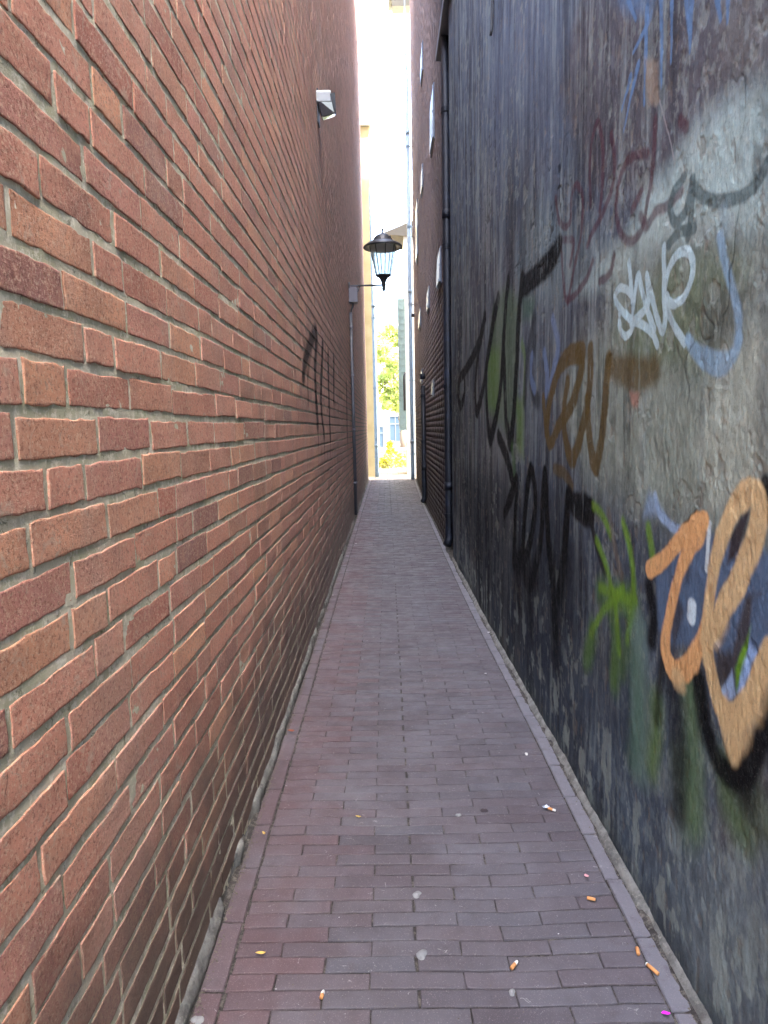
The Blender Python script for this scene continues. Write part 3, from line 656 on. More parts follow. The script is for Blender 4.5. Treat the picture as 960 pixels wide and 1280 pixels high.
# soot-dark cable end hanging from above the plaster
p0, p1 = at(624.5, -80, 3.75), at(626, 44, 3.75); xw = float(xr(3.75))-.012
ca = MB().tube([(xw+.003, p0.y, p0.z+1.2), (xw+.004, p0.y, p0.z+.2), (xw, p0.y+.01, (p0.z+p1.z)/2), (xw-.006, p1.y, p1.z+.03), (xw-.012, p1.y, p1.z)], .007, 8).build('cable', simple('black_rubber', (.012, .012, .014, 1), .5), smooth=True)
tag(ca, 'black cable end dangling down the upper part of the painted wall', 'cable')

# ------------------------------------------------------------------ farther dark brick building on the right
fr = empty('dark_brick_building', 'sooty brown brick building behind the painted wall, with small open windows', 'building', (.7, 7, 0))
fm_ = brick_material('hazed_sooty_brick', [(0, srgb(98, 108, 130, K)), (.3, srgb(116, 122, 136, K)), (.6, srgb(130, 130, 138, K)), (.85, srgb(104, 116, 138, K)), (1, srgb(150, 138, 130, K))], True)  # veiling glare put into the palette, pale and cool above the soot
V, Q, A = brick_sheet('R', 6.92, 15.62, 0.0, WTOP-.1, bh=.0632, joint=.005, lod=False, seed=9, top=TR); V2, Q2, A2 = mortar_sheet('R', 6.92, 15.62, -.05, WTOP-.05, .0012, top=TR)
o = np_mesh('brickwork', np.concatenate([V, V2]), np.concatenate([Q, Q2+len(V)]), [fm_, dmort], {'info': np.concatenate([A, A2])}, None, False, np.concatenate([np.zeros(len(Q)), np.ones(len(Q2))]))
o.parent = fr; o.matrix_parent_inverse = Matrix.Translation(-fr.location)
MB().prism([(6.91, -.05), (15.6, -.05), (15.6, 11.96), (10.5, 11.96), (6.91, 9.66)], .76, 4.0).build('masonry_core', dmort, fr)
MB().prism([(6.92, 9.71), (10.5, 12.0), (15.7, 12.0), (15.7, 12.08), (10.48, 12.08), (6.92, 9.79)], .58, 4.1).build('coping', slate, fr, bevel=.01)
cream = simple('cream_paint', srgb(226, 214, 186, .85), .7, .3, var=.15)
MB().box(.69, .9, 15.62, 15.70, 0, WTOP-.01).build('corner_pilaster', cream, fr)
# the recess between the two walls
MB().box(.70, .79, 6.125, 6.90, -.02, NTOP-.01).build('recess_back', dmort, fr)
white = simple('white_gloss', srgb(150, 158, 166, .85), .4, .4, var=.35, sc=30)
glass = MT('window_glass', .06, .9); glass_m = glass.out(srgb(150, 176, 196, .7))
hop_glass = MT('hopper_glass', .3, .3).out(srgb(120, 132, 144, K))
def hopper(px, y0, y1, Y, ln, out):
    """top-hung vent standing open from the wall"""
    out *= .42
    zt, zb = at(px, y0, Y).z, at(px, y1, Y).z; x = float(xr(Y))
    f = MB().box(x-.012, x+.02, Y-.03, Y+ln+.03, zt, zt+.03).box(x-.012, x+.02, Y-.03, Y+ln+.03, zb-.03, zb).box(x-.012, x+.02, Y-.03, Y, zb, zt).box(x-.012, x+.02, Y+ln, Y+ln+.03, zb, zt).build('window', slate, fr)
    s = MB()
    v = [(x-.014, Y, zt), (x-.014, Y+ln, zt), (x-.014-out, Y+ln, zb), (x-.014-out, Y, zb)]
    v2 = [(a_+.012, b_, c_) for a_, b_, c_ in v]; s.add(v+v2, [(0, 1, 2, 3), (7, 6, 5, 4), (0, 3, 7, 4), (1, 5, 6, 2), (3, 2, 6, 7), (0, 4, 5, 1)])
    p = s.build('pane', hop_glass, fr); p.parent = f
    b = MB()
    for t in (.0, .5, 1.):
        zz = zb+(zt-zb)*t; oo = out*(1-t); b.box(x-.022-oo, x-.0145-oo*.2, Y-.012, Y+.0, zz-.012, zz+.012)
    b.add([(x-.0135, Y-.005, zt), (x-.0135, Y-.005, zb), (x-.0135-out, Y-.005, zb), (x-.0135, Y-.001, zt), (x-.0135, Y-.001, zb), (x-.0135-out, Y-.001, zb)], [(0, 1, 2), (5, 4, 3), (0, 3, 4, 1), (1, 4, 5, 2), (2, 5, 3, 0)])
    q = b.build('gap_panel', white, fr); q.parent = f  # pale panel added for the bright gap beside the open pane
for a_ in [(550, 108, 170, 7.9, .5, .028), (554, 312, 350, 7.15, .4, .032), (543, 360, 383, 9.1, .4, .028), (538, 55, 86, 9.9, .4, .02), (538, 207, 232, 10.2, .4, .022), (529, 386, 406, 11.6, .5, .04), (530, 250, 318, 12.4, .6, .03), (547, 477, 492, 8.4, .3, .03), (531, 463, 476, 11.2, .4, .035)]:  # the lowest vent stands in for pale pipe clips
    hopper(*a_)

# ------------------------------------------------------------------ drainpipes
navy = MT('navy_pipe_paint', .55, .3); navy_m = navy.out(navy.mix(navy.ramp(navy.noise(8, 5), .5, .7, 0, .6), srgb(13, 17, 27, K), srgb(34, 44, 62, K)), navy.bump(navy.noise(60, 4), .001, .5))
def downpipe(name, label, x, Y, z0, z1, r, mat, brz, xwall, shoe=True, box=False):
    e = empty(name, label, 'drainpipe', (x, Y, z0))
    pts = [(x, Y, z1), (x, Y, z0+.12)]
    if shoe: pts += [(x-.01, Y-.01, z0+.07), (x-.03, Y-.04, z0+.03)]
    else: pts += [(x, Y, z0)]
    MB().tube(pts, r, 16).build('pipe', mat, e, smooth=True)
    for z in brz:
        b = MB().tube([(x, Y, z-.02), (x, Y, z+.02)], r*1.16, 16)
        b.box(min(x, xwall), max(x, xwall), Y-.012, Y+.012, z-.012, z+.012); b.build('bracket', mat, e)
    for z in brz[::2]:
        MB().tube([(x, Y, z+.25), (x, Y, z+.33)], r*1.12, 16).build('socket', mat, e, smooth=True)
    return e
dp1 = downpipe('drainpipe', 'dark navy drainpipe at the far edge of the painted wall', .605, 6.55, 0.03, 11.3, .042, navy_m, [.35, 1.6, 2.9, 4.1, 5.4, 6.8, 8.2, 9.6], .70)
dp2 = downpipe('drainpipe', 'short black drainpipe partway along the dark brick building', .575, 10.45, 0.03, 1.85, .036, navy_m, [.3, 1.0, 1.7], .61)
galv = simple('galvanised', srgb(150, 172, 186, .8), .4, .5, .3)
dp3 = downpipe('drainpipe', 'pale blue-grey drainpipe at the far right corner of the alley', .60, 15.72, 0, 8.95, .048, galv, [.6, 2.3, 4.0, 5.7, 7.4], .69, shoe=False)
MB().tube([(.60, 15.72, 8.95), (.575, 15.72, 9.4), (.575, 15.72, 11.6)], .018, 8).build('thin_pipe', galv, dp3, smooth=True)
# iron bracket rod from the wall to the downpipe, near (517,394)
pp = at(520, 394, 15.2)
MB().tube([(.70, 15.2, pp.z), (pp.x-.1, 15.2, pp.z)], .04, 12).build('pipe_bracket', simple('dark_iron', (.03, .028, .03, 1), .5), fr, smooth=True)

# ------------------------------------------------------------------ wall lantern
iron = simple('black_iron', (.026, .028, .032, 1), .45, .5, .2)
greybox = simple('grey_enamel', srgb(120, 118, 128, .8), .5)
Yl = 8.8; top = at(480, 291, Yl); bot = at(478.5, 364, Yl); cx = at(479, 330, Yl).x; zb = bot.z; sc = (top.z-bot.z)/.77
ln = empty('wall_lantern', 'black street lantern with frosted panes on an iron arm from the brick wall', 'lamp', (XL, Yl, zb+.07))
arm = MB().tube([(XL, Yl, zb+.075), (cx-.03, Yl, zb+.075)], .012, 10)
arm.tube([(XL, Yl, zb-.02), (XL+.06, Yl, zb-.03), (XL+.12, Yl, zb+.0), (XL+.15, Yl, zb+.07)], .007, 8).tube([(XL+.1, Yl, zb+.03), (XL+.115, Yl, zb+.01), (XL+.13, Yl, zb+.025), (XL+.12, Yl, zb+.045)], .006, 8)
arm.lathe([(0, 0), (.045, 0), (.045, .02), (0, .02)], (0, 0, 0), 14)
for i in range(len(arm.v)-14*4, len(arm.v)):
    v_ = arm.v[i]; arm.v[i] = (XL+v_[2], Yl+v_[0], zb+.075+v_[1])
arm.build('arm', iron, ln, smooth=True)
MB().lathe([(.0, 0), (.016, .0), (.026, .03), (.020, .05), (.034, .075), (.028, .10), (.036, .12), (.055, .16), (.098, .185), (.102, .195), (0, .195)], (cx, Yl, zb), 20).build('base', iron, ln, smooth=True)
fg = MT('frosted_pane', .35, .5); fg.b.inputs['Transmission Weight'].default_value = .55; fg.b.inputs['IOR'].default_value = 1.2
frost = fg.out(srgb(222, 236, 240, .95), fg.bump(fg.noise(90, 3), .001, .3))
ft_ = fg.n('ShaderNodeBsdfTranslucent'); ft_.inputs[0].default_value = (.93, .95, .95, 1); fx = fg.n('ShaderNodeMixShader'); fx.inputs[0].default_value = .35
fo = [n_ for n_ in fg.t.nodes if n_.type == 'OUTPUT_MATERIAL'][0]; tp_ = fg.n('ShaderNodeBsdfTransparent'); tp_.inputs[0].default_value = (.93, .95, .94, 1); fg.l(tp_.outputs[0], fx.inputs[1]); fg.l(ft_.outputs[0], fx.inputs[2]); fg.l(fx.outputs[0], fo.inputs[0])
NP = 8
pb, ptz, rb, rtp = .195, .555, .096, .170
for k in range(NP):
    t0, t1 = 2*math.pi*k/NP+.2, 2*math.pi*(k+1)/NP+.2
    f_ = lambda r, t, z: (cx+r*math.cos(t), Yl+r*math.sin(t), zb+z)
    v = [f_(rb, t0, pb), f_(rb, t1, pb), f_(rtp, t1, ptz), f_(rtp, t0, ptz), f_(rb-.004, t0, pb), f_(rb-.004, t1, pb), f_(rtp-.004, t1, ptz), f_(rtp-.004, t0, ptz)]
    MB().add(v, [(0, 1, 2, 3), (7, 6, 5, 4), (0, 4, 5, 1), (3, 2, 6, 7)]).build('pane', frost, ln)
fr_ = MB()
for k in range(NP):
    t = 2*math.pi*k/NP+.2; fr_.tube([(cx+rb*math.cos(t), Yl+rb*math.sin(t), zb+pb), (cx+rtp*math.cos(t), Yl+rtp*math.sin(t), zb+ptz)], .0055, 6)
fr_.build('frame', iron, ln)
MB().lathe([(.0, .55), (.15, .548), (.20, .540), (.245, .528), (.252, .536), (.235, .556), (.19, .585), (.14, .60), (.125, .625), (.105, .66), (.07, .685), (.03, .70), (.018, .715), (0, .715)], (cx, Yl, zb), 28).build('cap', iron, ln, smooth=True)
MB().lathe([(0, .712), (.012, .715), (.009, .735), (.018, .748), (.012, .762), (.004, .77), (.003, .80), (0, .80)], (cx, Yl, zb), 12).build('finial', iron, ln, smooth=True)
# junction box and conduit
bx = at(446, 359, Yl+.05); bb = at(446, 379, Yl+.05)
jb = empty('junction_box', 'small grey junction box fixed to the brick wall under the lantern arm', 'junction box', (XL, Yl, bb.z))
MB().box(XL+.004, XL+.115, Yl-.03, Yl+.12, bb.z, bx.z-.006).build('housing', greybox, jb, bevel=.006)
MB().box(XL+.001, XL+.122, Yl-.036, Yl+.126, bx.z-.0055, bx.z+.006).build('lid', simple('lid_grey', srgb(90, 88, 98, .8), .5), jb, bevel=.003)
MB().tube([(XL+.05, Yl+.02, bb.z+.01), (XL+.05, Yl+.02, bb.z-.05), (XL+.03, Yl+.02, bb.z-.09), (XL+.02, Yl+.02, bb.z-.16)], .011, 8).build('cable', iron, jb, smooth=True)
cn = empty('conduit', 'grey cable conduit running down the brick wall from the junction box', 'conduit', (XL+.02, Yl+.02, 0))
MB().tube([(XL+.022, Yl+.02, bb.z-.12), (XL+.022, Yl+.02, 0.08)], .021, 12).build('pipe', simple('conduit_grey', srgb(84, 86, 94, .8), .5), cn, smooth=True)
for z in (.5, 1.2, 1.9, 2.5):
    MB().box(XL, XL+.047, Yl-.005, Yl+.045, z, z+.025).build('clip', greybox, cn)

# ------------------------------------------------------------------ floodlight on the brick wall
Yf = 5.1; ft = at(400, 116, Yf); fb = at(412, 149, Yf)
fe = empty('floodlight', 'small grey security floodlight high on the brick wall', 'lamp', (XL, Yf, fb.z))
z0, z1 = fb.z, ft.z; hh = z1-z0
MB().prism([(Yf-.06, z0+hh*.52), (Yf-.06, z1-.02), (Yf-.04, z1), (Yf+.10, z1), (Yf+.10, z0+hh*.45)], XL, XL+.105).build('housing', simple('light_grey_cast', srgb(176, 182, 186, .8), .5), fe, bevel=.006)
dk = MT('dark_lens', .15, .7); dk_m = dk.out(srgb(62, 64, 72, .8))
v = [(XL+.012, Yf-.062, z0+hh*.6), (XL+.128, Yf-.058, z0+hh*.80), (XL+.132, Yf-.04, z0+.02), (XL+.03, Yf-.03, z0), (XL+.012, Yf+.07, z0+hh*.55), (XL+.125, Yf+.07, z0+hh*.76), (XL+.125, Yf+.07, z0+.05), (XL+.03, Yf+.07, z0+.02)]
MB().add(v, [(0, 1, 2, 3), (7, 6, 5, 4), (0, 4, 5, 1), (1, 5, 6, 2), (2, 6, 7, 3), (3, 7, 4, 0)]).build('lens', dk_m, fe, bevel=.008)
v = [(XL+.10, Yf-.066, z0+hh*.78), (XL+.134, Yf-.062, z0+hh*.84), (XL+.138, Yf-.045, z0+.02), (XL+.128, Yf-.05, z0+.015)]
MB().add([(a_, b_-.003, c_) for a_, b_, c_ in v]+[(a_, b_+.01, c_) for a_, b_, c_ in v], [(0, 1, 2, 3), (7, 6, 5, 4), (0, 4, 5, 1), (1, 5, 6, 2), (2, 6, 7, 3), (3, 7, 4, 0)]).build('rim', iron, fe)
MB().box(XL-.002, XL+.012, Yf-.03, Yf+.07, z0-.03, z1+.02).build('wall_plate', iron, fe, bevel=.003)

# ------------------------------------------------------------------ buildings beyond the far mouth
yel = MT('cream_render', .85); yel_m = yel.out(yel.mix(yel.ramp(yel.noise(3, 5), .4, .7, 0, .5), srgb(236, 214, 160, .85), srgb(214, 186, 130, .85)), yel.bump(yel.noise(60, 4), .003, .5))
cb = empty('cream_building', 'sunlit cream rendered house just past the end of the brick wall', 'building', (-2, 17, 0))
xe = at(466.5, 400, 17).x; zt = at(462, 158, 17).z
MB().box(-5, xe, 17, 24, -.02, zt).build('wall', yel_m, cb)
MB().box(-5, xe+.06, 16.93, 24, zt+.002, zt+.16).build('cornice', simple('cornice_grey', srgb(170, 168, 150, .8)), cb)
for zz in (2.2, 4.9):
    wf = MB().box(xe+.002, xe+.05, 18.0, 19.0, zz, zz+1.5).build('window', white, cb)
    q = MB().box(xe+.052, xe+.058, 18.08, 18.92, zz+.08, zz+1.42).build('pane', glass_m, cb); q.parent = wf
dp4 = downpipe('drainpipe', 'grey drainpipe on the corner of the cream house', at(469.5, 500, 16.85).x, 16.85, 0, at(469, 235, 16.85).z, .05, galv, [.5, 2.2, 3.9, 5.6], xe-.02, shoe=False)
dp4.children[0].name = 'pipe'
# building with the tall shutter on the right
rb_ = empty('white_house', 'pale rendered house past the right corner with a tall green-grey shutter', 'building', (1, 17.5, 0))
xw = at(507, 450, 17.5).x
wallw = simple('white_render', srgb(232, 230, 222, .85), .85, .2, var=.15, sc=3)
MB().box(xw, 6, 17.5, 18.7, -.02, 6.6).build('wall', wallw, rb_)
shut = simple('shutter_green', srgb(150, 172, 168, .8), .6)
a0, a1 = at(499.5, 345, 17.3), at(504, 538, 17.3)
sh = MB().box(xw-.17, xw-.004, 17.28, 17.34, a1.z, a0.z-.55).box(xw-.19, xw-.165, 17.27, 17.35, a1.z-.05, a0.z)
for k in range(18):
    zz = a1.z+.1+k*(a0.z-.75-a1.z)/18; sh.box(xw-.155, xw-.02, 17.262, 17.28, zz, zz+.05)
sh.build('shutter', shut, rb_)
MB().tube([(xw-.05, 17.2, a1.z+.5), (xw-.05, 17.2, a1.z+1.35), (xw-.02, 17.2, a1.z+1.45)], .03, 8).build('handle', iron, rb_, smooth=True)
# eaves of its neighbour
pa, pb2, pc = at(480.5, 290, 17.45), at(515, 279, 17.45), at(515, 297, 17.45)
MB().add([(pa.x, 17.45, pa.z), (pa.x+.02, 17.45, pa.z-.06), (pc.x+1.5, 17.45, pc.z-.1), (pb2.x+1.5, 17.45, pb2.z+.6), (pa.x, 18.8, pa.z), (pa.x+.02, 18.8, pa.z-.06), (pc.x+1.5, 18.8, pc.z-.1), (pb2.x+1.5, 18.8, pb2.z+.6)],
         [(0, 1, 2, 3), (7, 6, 5, 4), (0, 4, 5, 1), (1, 5, 6, 2), (2, 6, 7, 3), (3, 7, 4, 0)]).build('eaves', simple('eaves_wood', (.035, .032, .03, 1), .8), rb_)
e0 = at(485, 7, 15.9)
MB().box(e0.x, .69, 15.71, 16.1, e0.z, e0.z+.25).box(e0.x+.08, .69, 15.71, 16.0, e0.z-.12, e0.z-.003).build('cornice', simple('cornice_stone', srgb(130, 130, 112, .8)), fr)

# white house across the street
wh = empty('row_house', 'white house across the street with two small-paned blue-grey windows', 'building', (0, 44, 0))
MB().box(-9, 9, 44, 52, 0, 6.0).build('wall', wallw, wh)
MB().add([(-9.3, 43.7, 6.0), (9.3, 43.7, 6.0), (9.3, 52.3, 6.0), (-9.3, 52.3, 6.0), (-9.3, 48, 8.6), (9.3, 48, 8.6)], [(3, 2, 1, 0), (0, 1, 5, 4), (2, 3, 4, 5), (1, 2, 5), (3, 0, 4)]).build('roof', simple('roof_tiles', srgb(190, 170, 150, .8)), wh)
dpane = MT('house_pane', .6, .1).out((.028, .045, .06, 1))
framem = simple('window_frame_blue', (.06, .07, .075, 1), .5)
def window(parent, x0, x1, z0, z1, Y, nx=2):
    f = MB(); t = .07
    f.box(x0-t, x1+t, Y-.06, Y, z1, z1+t).box(x0-t, x1+t, Y-.06, Y, z0-t, z0).box(x0-t, x0, Y-.06, Y, z0, z1).box(x1, x1+t, Y-.06, Y, z0, z1)
    f.box(x0, x1, Y-.05, Y-.01, z0+(z1-z0)*.68, z0+(z1-z0)*.68+.07)
    for k in range(1, nx): xx = x0+(x1-x0)*k/nx; f.box(xx-.03, xx+.03, Y-.045, Y-.005, z0, z1)
    o = f.build('window', framem, parent)
    q = MB().box(x0, x1, Y-.02, Y-.004, z0, z1).build('pane', dpane, parent); q.parent = o
    q = MB().box(x0-.15, x1+.15, Y-.14, Y, z0-t-.09, z0-t-.002).build('sill', framem, parent); q.parent = o
p0, p1 = at(487.5, 521, 44), at(501, 551, 44); window(wh, p0.x, p1.x, p1.z, p0.z, 44)
p0, p1 = at(472.5, 534, 44), at(479, 559, 44); window(wh, p0.x-.4, p1.x, p1.z, p0.z, 44)
for xx in (-5, -3.2, 3.0, 5.2): window(wh, xx, xx+.8, .9, 2.4, 44)
# low brick wall across the street
lw = empty('low_brick_wall', 'low pinkish brick wall behind the yellow shrub across the street', 'wall', (0, 24, 0))
lm = MT('pinkish_brick', .9); bt = lm.n('ShaderNodeTexBrick'); bt.inputs['Scale'].default_value = 1; bt.inputs['Brick Width'].default_value = .22; bt.inputs['Row Height'].default_value = .065; bt.inputs['Mortar Size'].default_value = .01
vm = lm.n('ShaderNodeMapping'); vm.inputs['Rotation'].default_value = (R(90), 0, 0); lm.l(lm.geo, vm.inputs[0]); lm.l(vm.outputs[0], bt.inputs['Vector'])
bt.inputs['Color1'].default_value = srgb(176, 140, 130, .8); bt.inputs['Color2'].default_value = srgb(150, 120, 110, .8); bt.inputs['Mortar'].default_value = srgb(180, 172, 160, .8)
MB().box(-8, 8, 24, 24.25, -.05, .40).build('brickwork', lm.out(bt.outputs[0]), lw)
MB().box(-8.02, 8.02, 23.96, 24.29, .402, .48).build('coping', simple('pale_coping', srgb(200, 194, 180, .85)), lw, bevel=.01)

# ------------------------------------------------------------------ plants
def leaf_mat(name, c0, c1):
    m = MT(name, .6, .3); r_ = m.n('ShaderNodeNewGeometry').outputs['Random Per Island']
    m.b.inputs['Subsurface Weight'].default_value = 0
    tr = m.n('ShaderNodeBsdfTranslucent'); mx = m.n('ShaderNodeMixShader'); c = m.mix(r_, c0, c1)
    m.l(c, tr.inputs[0]); m.out(c); mx.inputs[0].default_value = .45
    o = [n_ for n_ in m.t.nodes if n_.type == 'OUTPUT_MATERIAL'][0]
    m.l(m.b.outputs[0], mx.inputs[1]); m.l(tr.outputs[0], mx.inputs[2]); m.l(mx.outputs[0], o.inputs[0]); return m.m
def leaves(clumps, per, size, seed):
    rs = np.random.RandomState(seed); vs = []
    for (cx_, cy_, cz_, r_) in clumps:
        d = rs.normal(size=(per, 3)); d /= np.linalg.norm(d, axis=1)[:, None]; rad = r_*rs.rand(per)**.45
        p = np.array([cx_, cy_, cz_])+d*rad[:, None]*np.array([1, 1, .8])
        a_ = rs.normal(size=(per, 3)); a_ /= np.linalg.norm(a_, axis=1)[:, None]
        b_ = np.cross(a_, rs.normal(size=(per, 3))); b_ /= np.linalg.norm(b_, axis=1)[:, None]
        s = size*(.6+.8*rs.rand(per))[:, None]
        vs.append(np.stack([p-a_*s, p+b_*s*.45, p+a_*s, p-b_*s*.45], 1))
    V = np.concatenate(vs).reshape(-1, 3); return V, np.arange(len(V)).reshape(-1, 4)
bark = simple('bark', (.09, .07, .05, 1), .9)
tr_ = empty('tree', 'tall leafy yellow-green tree across the street in front of the white house', 'tree', (.3, 33, 0))
limbs = MB(); limbs.tube([(.80, 33, -.03), (.78, 33, .8), (.7, 33, 1.8), (.5, 33, 3.2), (.3, 33, 4.6)], [.16, .13, .11, .08, .03], 10)
for k in range(9):
    t = k*2.4; z = 1.6+k*.35; limbs.tube([(.6, 33, z), (.3+.5*math.cos(t), 33+.5*math.sin(t), z+.5), (.3+.95*math.cos(t), 33+.95*math.sin(t), z+1.1)], [.05, .03, .012], 6)
limbs.build('trunk', bark, tr_, smooth=True)
rs2 = random.Random(5); cl = []
for k in range(90):
    t = rs2.uniform(0, 6.28); z = rs2.uniform(2.1, 6.0); wdt = 1.15 if 2.8 < z < 5.2 else .7; rr_ = wdt*math.sqrt(rs2.random())
    cl.append((.35+rr_*math.cos(t), 33+rr_*math.sin(t), z, rs2.uniform(.25, .42)))
V, Q = leaves(cl, 220, .08, 2); o = np_mesh('crown', V, Q, [leaf_mat('tree_leaf', (.24, .31, .07, 1), (.42, .48, .15, 1))], None, None, False); o.parent = tr_; o.matrix_parent_inverse = Matrix.Translation(-tr_.location)
bs = at(489, 590, 20.6); bu = empty('shrub', 'low yellow flowering shrub at the foot of the low brick wall', 'shrub', (bs.x, 20.6, 0))
cl = [(bs.x+.0, 20.6, .42, .16), (bs.x+.05, 20.6, .25, .22), (bs.x-.18, 20.65, .16, .18), (bs.x+.26, 20.7, .18, .2), (bs.x-.38, 20.7, .1, .14), (bs.x+.5, 20.7, .12, .16), (bs.x-.02, 20.6, .54, .1)]
cl = [(bs.x+(a_-bs.x)*1.25, b_, c_*1.35, r_*1.3) for a_, b_, c_, r_ in cl]
V, Q = leaves(cl, 170, .045, 6); o = np_mesh('foliage', V, Q, [leaf_mat('shrub_leaf', (.16, .2, .03, 1), (.5, .42, .04, 1))], None, None, False); o.parent = bu; o.matrix_parent_inverse = Matrix.Translation(-bu.location)
sb = MB()
for k in range(9): t = k*.7; sb.tube([(bs.x, 20.6, -.005), (bs.x+.25*math.cos(t), 20.6+.1*math.sin(t), .2+.03*(k % 3))], [.009, .004], 5)
sb.build('stem', bark, bu)

rs3 = np.random.RandomState(12); cl = [(rs3.uniform(-1.6, 1.6), rs3.uniform(20.2, 23.6), .03, rs3.uniform(.1, .22)) for _ in range(90)]
V, Q = leaves(cl, 60, .04, 9); o = np_mesh('ground_cover', V, Q, [leaf_mat('cover_leaf', (.14, .17, .05, 1), (.34, .32, .10, 1))], None, None, False)
tag(o, 'low yellowish ground cover plants spreading around the shrub', 'ground cover', kind='stuff')

# ------------------------------------------------------------------ litter
filt = simple('filter_tan', srgb(214, 150, 92, .9), .8, .2, var=.3, sc=200); paper = simple('cigarette_paper', srgb(226, 222, 212, .9), .8, .2, var=.2, sc=150); ash = simple('ash', srgb(60, 58, 58), .95, .1)
def zpath(x, y):
    return (float(fbm(np.array(x*3.), np.array(y*2.), 35, 2))-.5)*.010-.004*math.exp(-((x-.08)/.28)**2)+.002
def butt(px, py, ang, L, label, white_=0, flat=1.):
    p = floor_at(px, py); z = zpath(p.x, p.y)+.0042
    e = empty('cigarette_butt', label, 'cigarette butt', (p.x, p.y, z), 'cigarette butts dropped on the paving')
    d = Vector((math.cos(ang), math.sin(ang), 0)); c0 = Vector((p.x, p.y, z)); r_ = .0042
    a0 = c0-d*L/2; a1 = c0+d*L/2; m_ = a0+d*(L*(1-white_))
    MB().tube([a0, a0+d*.001, a0+(m_-a0)*.5+Vector((0, 0, .0004)), m_], [r_*.93, r_, r_, r_*.97], 12).build('filter', filt, e, smooth=True)
    if white_ > .05: MB().tube([m_, m_+(a1-m_)*.6, a1], [r_*.97, r_*.9, r_*.6], 12).build('paper', paper, e, smooth=True)
    MB().tube([a1, a1+d*.0025], [r_*.7, r_*.45], 8).build('ash_tip', ash, e)
butt(643, 1206, R(50), .028, 'flattened cigarette butt with a torn white end near the bottom of the frame', .4)
butt(797, 1192, R(80), .019, 'short stubby cigarette butt standing at the right edging joint', 0)
butt(815, 1214, R(118), .034, 'long tan cigarette butt lying in the right edging joint', .12)
butt(739, 1126, R(-22), .021, 'tan cigarette butt below the pink petal near the right side', 0)
butt(690, 1013, R(-35), .026, 'cigarette butt lying against a scrap of silver foil', .4)
butt(403, 1246, R(80), .020, 'pale cigarette butt on the left part of the nearest pavers', .5)
foil = simple('silver_foil', srgb(200, 206, 214, .9), .3, .6, .5)
def scrap(name, px, py, w_, h_, mat, label, cat, ang=0, curl=.006, group=None, n_=7, tip=True):
    p = floor_at(px, py); z = zpath(p.x, p.y)+.0035; rs = random.Random(int(px*7+py)); vs = []; fs = []
    for i in range(n_):
        for j in range(5):
            u, v = i/(n_-1), j/4-.5; wd = (math.sin(math.pi*min(max(u, .02), .98))**.75 if tip else 1)
            x = (u-.5)*w_; y = v*h_*wd+.12*h_*math.sin(u*5); zz = curl*(abs(u-.5)*2)**2+curl*.8*(abs(v)*2)*wd+rs.uniform(0, .0008)
            c_, s_ = math.cos(ang), math.sin(ang); vs.append((p.x+x*c_-y*s_, p.y+x*s_+y*c_, z+zz))
    for i in range(n_-1):
        for j in range(4): a_ = i*5+j; fs.append((a_, a_+1, a_+6, a_+5))
    o = MB().add(vs, fs).build(name, mat, smooth=True); sd = o.modifiers.new('thick', 'SOLIDIFY'); sd.thickness = .0006
    return tag(o, label, cat, group)
scrap('foil_scrap', 682, 1011, .020, .014, foil, 'crumpled silver foil scrap beside a cigarette butt', 'foil', .6, .004, tip=False)
leafm = simple('dry_leaf_yellow', srgb(206, 172, 92, .9), .8, .2); leafb = simple('dry_leaf_brown', srgb(150, 84, 60, .9), .8, .2)
LG = 'dry leaves on the paving'
scrap('dry_leaf', 326, 1196, .024, .009, leafm, 'yellow dry leaf nearest the camera on the left pavers', 'leaf', .1, .005, LG)
scrap('dry_leaf', 330, 1046, .016, .008, leafm, 'small pale dry leaf beside the left edging row', 'leaf', -.8, .005, LG)
scrap('dry_leaf', 448, 1023, .018, .007, leafm, 'curled yellow dry leaf in the middle of the path', 'leaf', -.2, .005, LG)
scrap('dry_leaf', 364, 916, .03, .016, leafb, 'reddish brown dry leaf close to the foot of the brick wall', 'leaf', -.1, .006, LG)
mag = simple('magenta_petal', srgb(226, 40, 200, .9), .7, .2, var=.1); pk = simple('pink_petal', srgb(210, 150, 150, .9), .8, .2, var=.2)
scrap('petal', 832, 1270, .018, .009, mag, 'bright magenta petal at the lower right', 'petal', 0, .002)
scrap('petal', 733, 1097, .012, .012, pk, 'dull pink petal on the right part of the path', 'petal', 0, .001)
gumm = simple('old_gum', srgb(140, 140, 138, .8), .85, .2, var=.4, sc=90); dgum = simple('dark_gum', srgb(58, 50, 52, .8), .85, .2)
def gum(px, py, r_, mat, label):
    p = floor_at(px, py); z = zpath(p.x, p.y); rs = random.Random(int(px)); n_ = 18; vs = [(p.x, p.y, z+.0022)]
    ring = []
    for k in range(n_):
        t = 2*math.pi*k/n_; q = r_*(1+.22*math.sin(t*2+px)+.12*math.sin(t*3+py)+rs.uniform(-.05, .05)); ring.append((p.x+q*math.cos(t), p.y+q*math.sin(t)))
    vs += [(x*.75+p.x*.25, y*.75+p.y*.25, z+.002) for x, y in ring]+[(x, y, z-.002) for x, y in ring]
    fs = [(0, 1+k, 1+(k+1) % n_) for k in range(n_)]+[(1+k, 1+n_+k, 1+n_+(k+1) % n_, 1+(k+1) % n_) for k in range(n_)]
    tag(MB().add(vs, fs).build('chewing_gum', mat, smooth=True), label, 'gum', 'gum spots trodden into the paving')
gum(521, 1118, .012, gumm, 'round pale gum spot on the centre line of the path')
gum(527, 1193, .014, gumm, 'smeared whitish gum spot nearest the camera')
gum(573, 1018, .008, gumm, 'small pale gum spot in the middle distance right of centre')
gum(605, 1013, .011, dgum, 'dark gum blot right of the small pale one')
gum(247, 1275, .012, gumm, 'grey gum spot on the left edging brick')
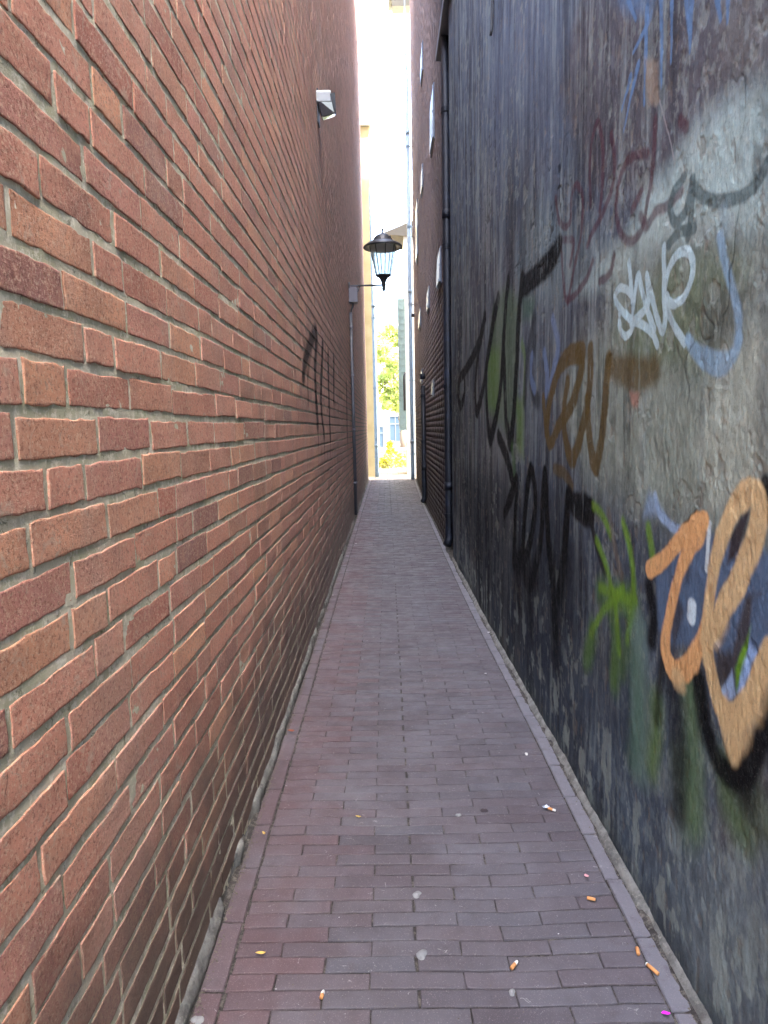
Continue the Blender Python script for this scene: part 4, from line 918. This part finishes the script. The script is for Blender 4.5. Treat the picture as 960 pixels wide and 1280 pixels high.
gum(658, 943, .007, paper, 'tiny white gum fleck on the right part of the path')
gum(640, 1238, .008, gumm, 'beige gum spot below the flattened cigarette butt')
chip = simple('white_chip', srgb(214, 212, 206, .9), .8, .2, var=.1)
for (px, py, s_, lb) in [(445, 680, .02, 'white paper bit far down the left side'), (416, 745, .012, 'pale chip by the left wall in the distance'), (432, 672, .014, 'white crumb near the left wall far down the path'), (400, 771, .016, 'tan crumb on the left edging row'),
                         (607, 843, .012, 'white crumb near the right edging halfway down'), (611, 792, .02, 'white flake against the right edging far down'), (698, 1169, .004, 'thin white sliver on the right pavers'), (424, 1150, .003, 'tiny white speck on the left centre pavers')]:
    scrap('paper_bit', px, py, s_, s_*.5, chip, lb, 'litter', .3, .002, 'bits of litter on the paving')
# crumbs of mortar and grit swept into the edges: nobody could count them
rs = np.random.RandomState(4); N = 5200; Y = .7+rs.rand(N)**1.6*9
side = rs.rand(N); X = np.where(side < .42, XL+.018+np.abs(rs.normal(0, .006, N)), np.where(side < .8, xr(Y)-.006-np.abs(rs.normal(0, .010, N)), rs.uniform(-.38, .55, N)))
s = rs.uniform(.0008, .0034, N)*np.where(side < .8, 1, .6); oct_ = np.array([(1, 0, 0), (0, 1, 0), (-1, 0, 0), (0, -1, 0), (0, 0, .8), (0, 0, -.8)]); 
zz = np.array([(fbm(X*3, Y*2, 35, 2)-.5)*.010-.004*np.exp(-((X-.08)/.28)**2)])[0]+.001
V = (np.stack([X, Y, zz], -1)[:, None]+oct_[None]*s[:, None, None]*(.7+.6*rs.rand(N, 6, 1))).reshape(-1, 3)
q = np.array([(0, 1, 4, 4), (1, 2, 4, 4), (2, 3, 4, 4), (3, 0, 4, 4)]); T = np.array([(0, 1, 4), (1, 2, 4), (2, 3, 4), (3, 0, 4)])
me = bpy.data.meshes.new('grit'); me.from_pydata(V.tolist(), [], (T[None]+np.arange(N)[:, None, None]*6).reshape(-1, 3).tolist()); me.materials.append(simple('grit_stone', srgb(112, 104, 92, .8), .9, .2, var=.6, sc=40))
o = bpy.data.objects.new('grit', me); link(o); tag(o, 'fine grit and mortar crumbs along both edges of the path', 'grit', kind='stuff')
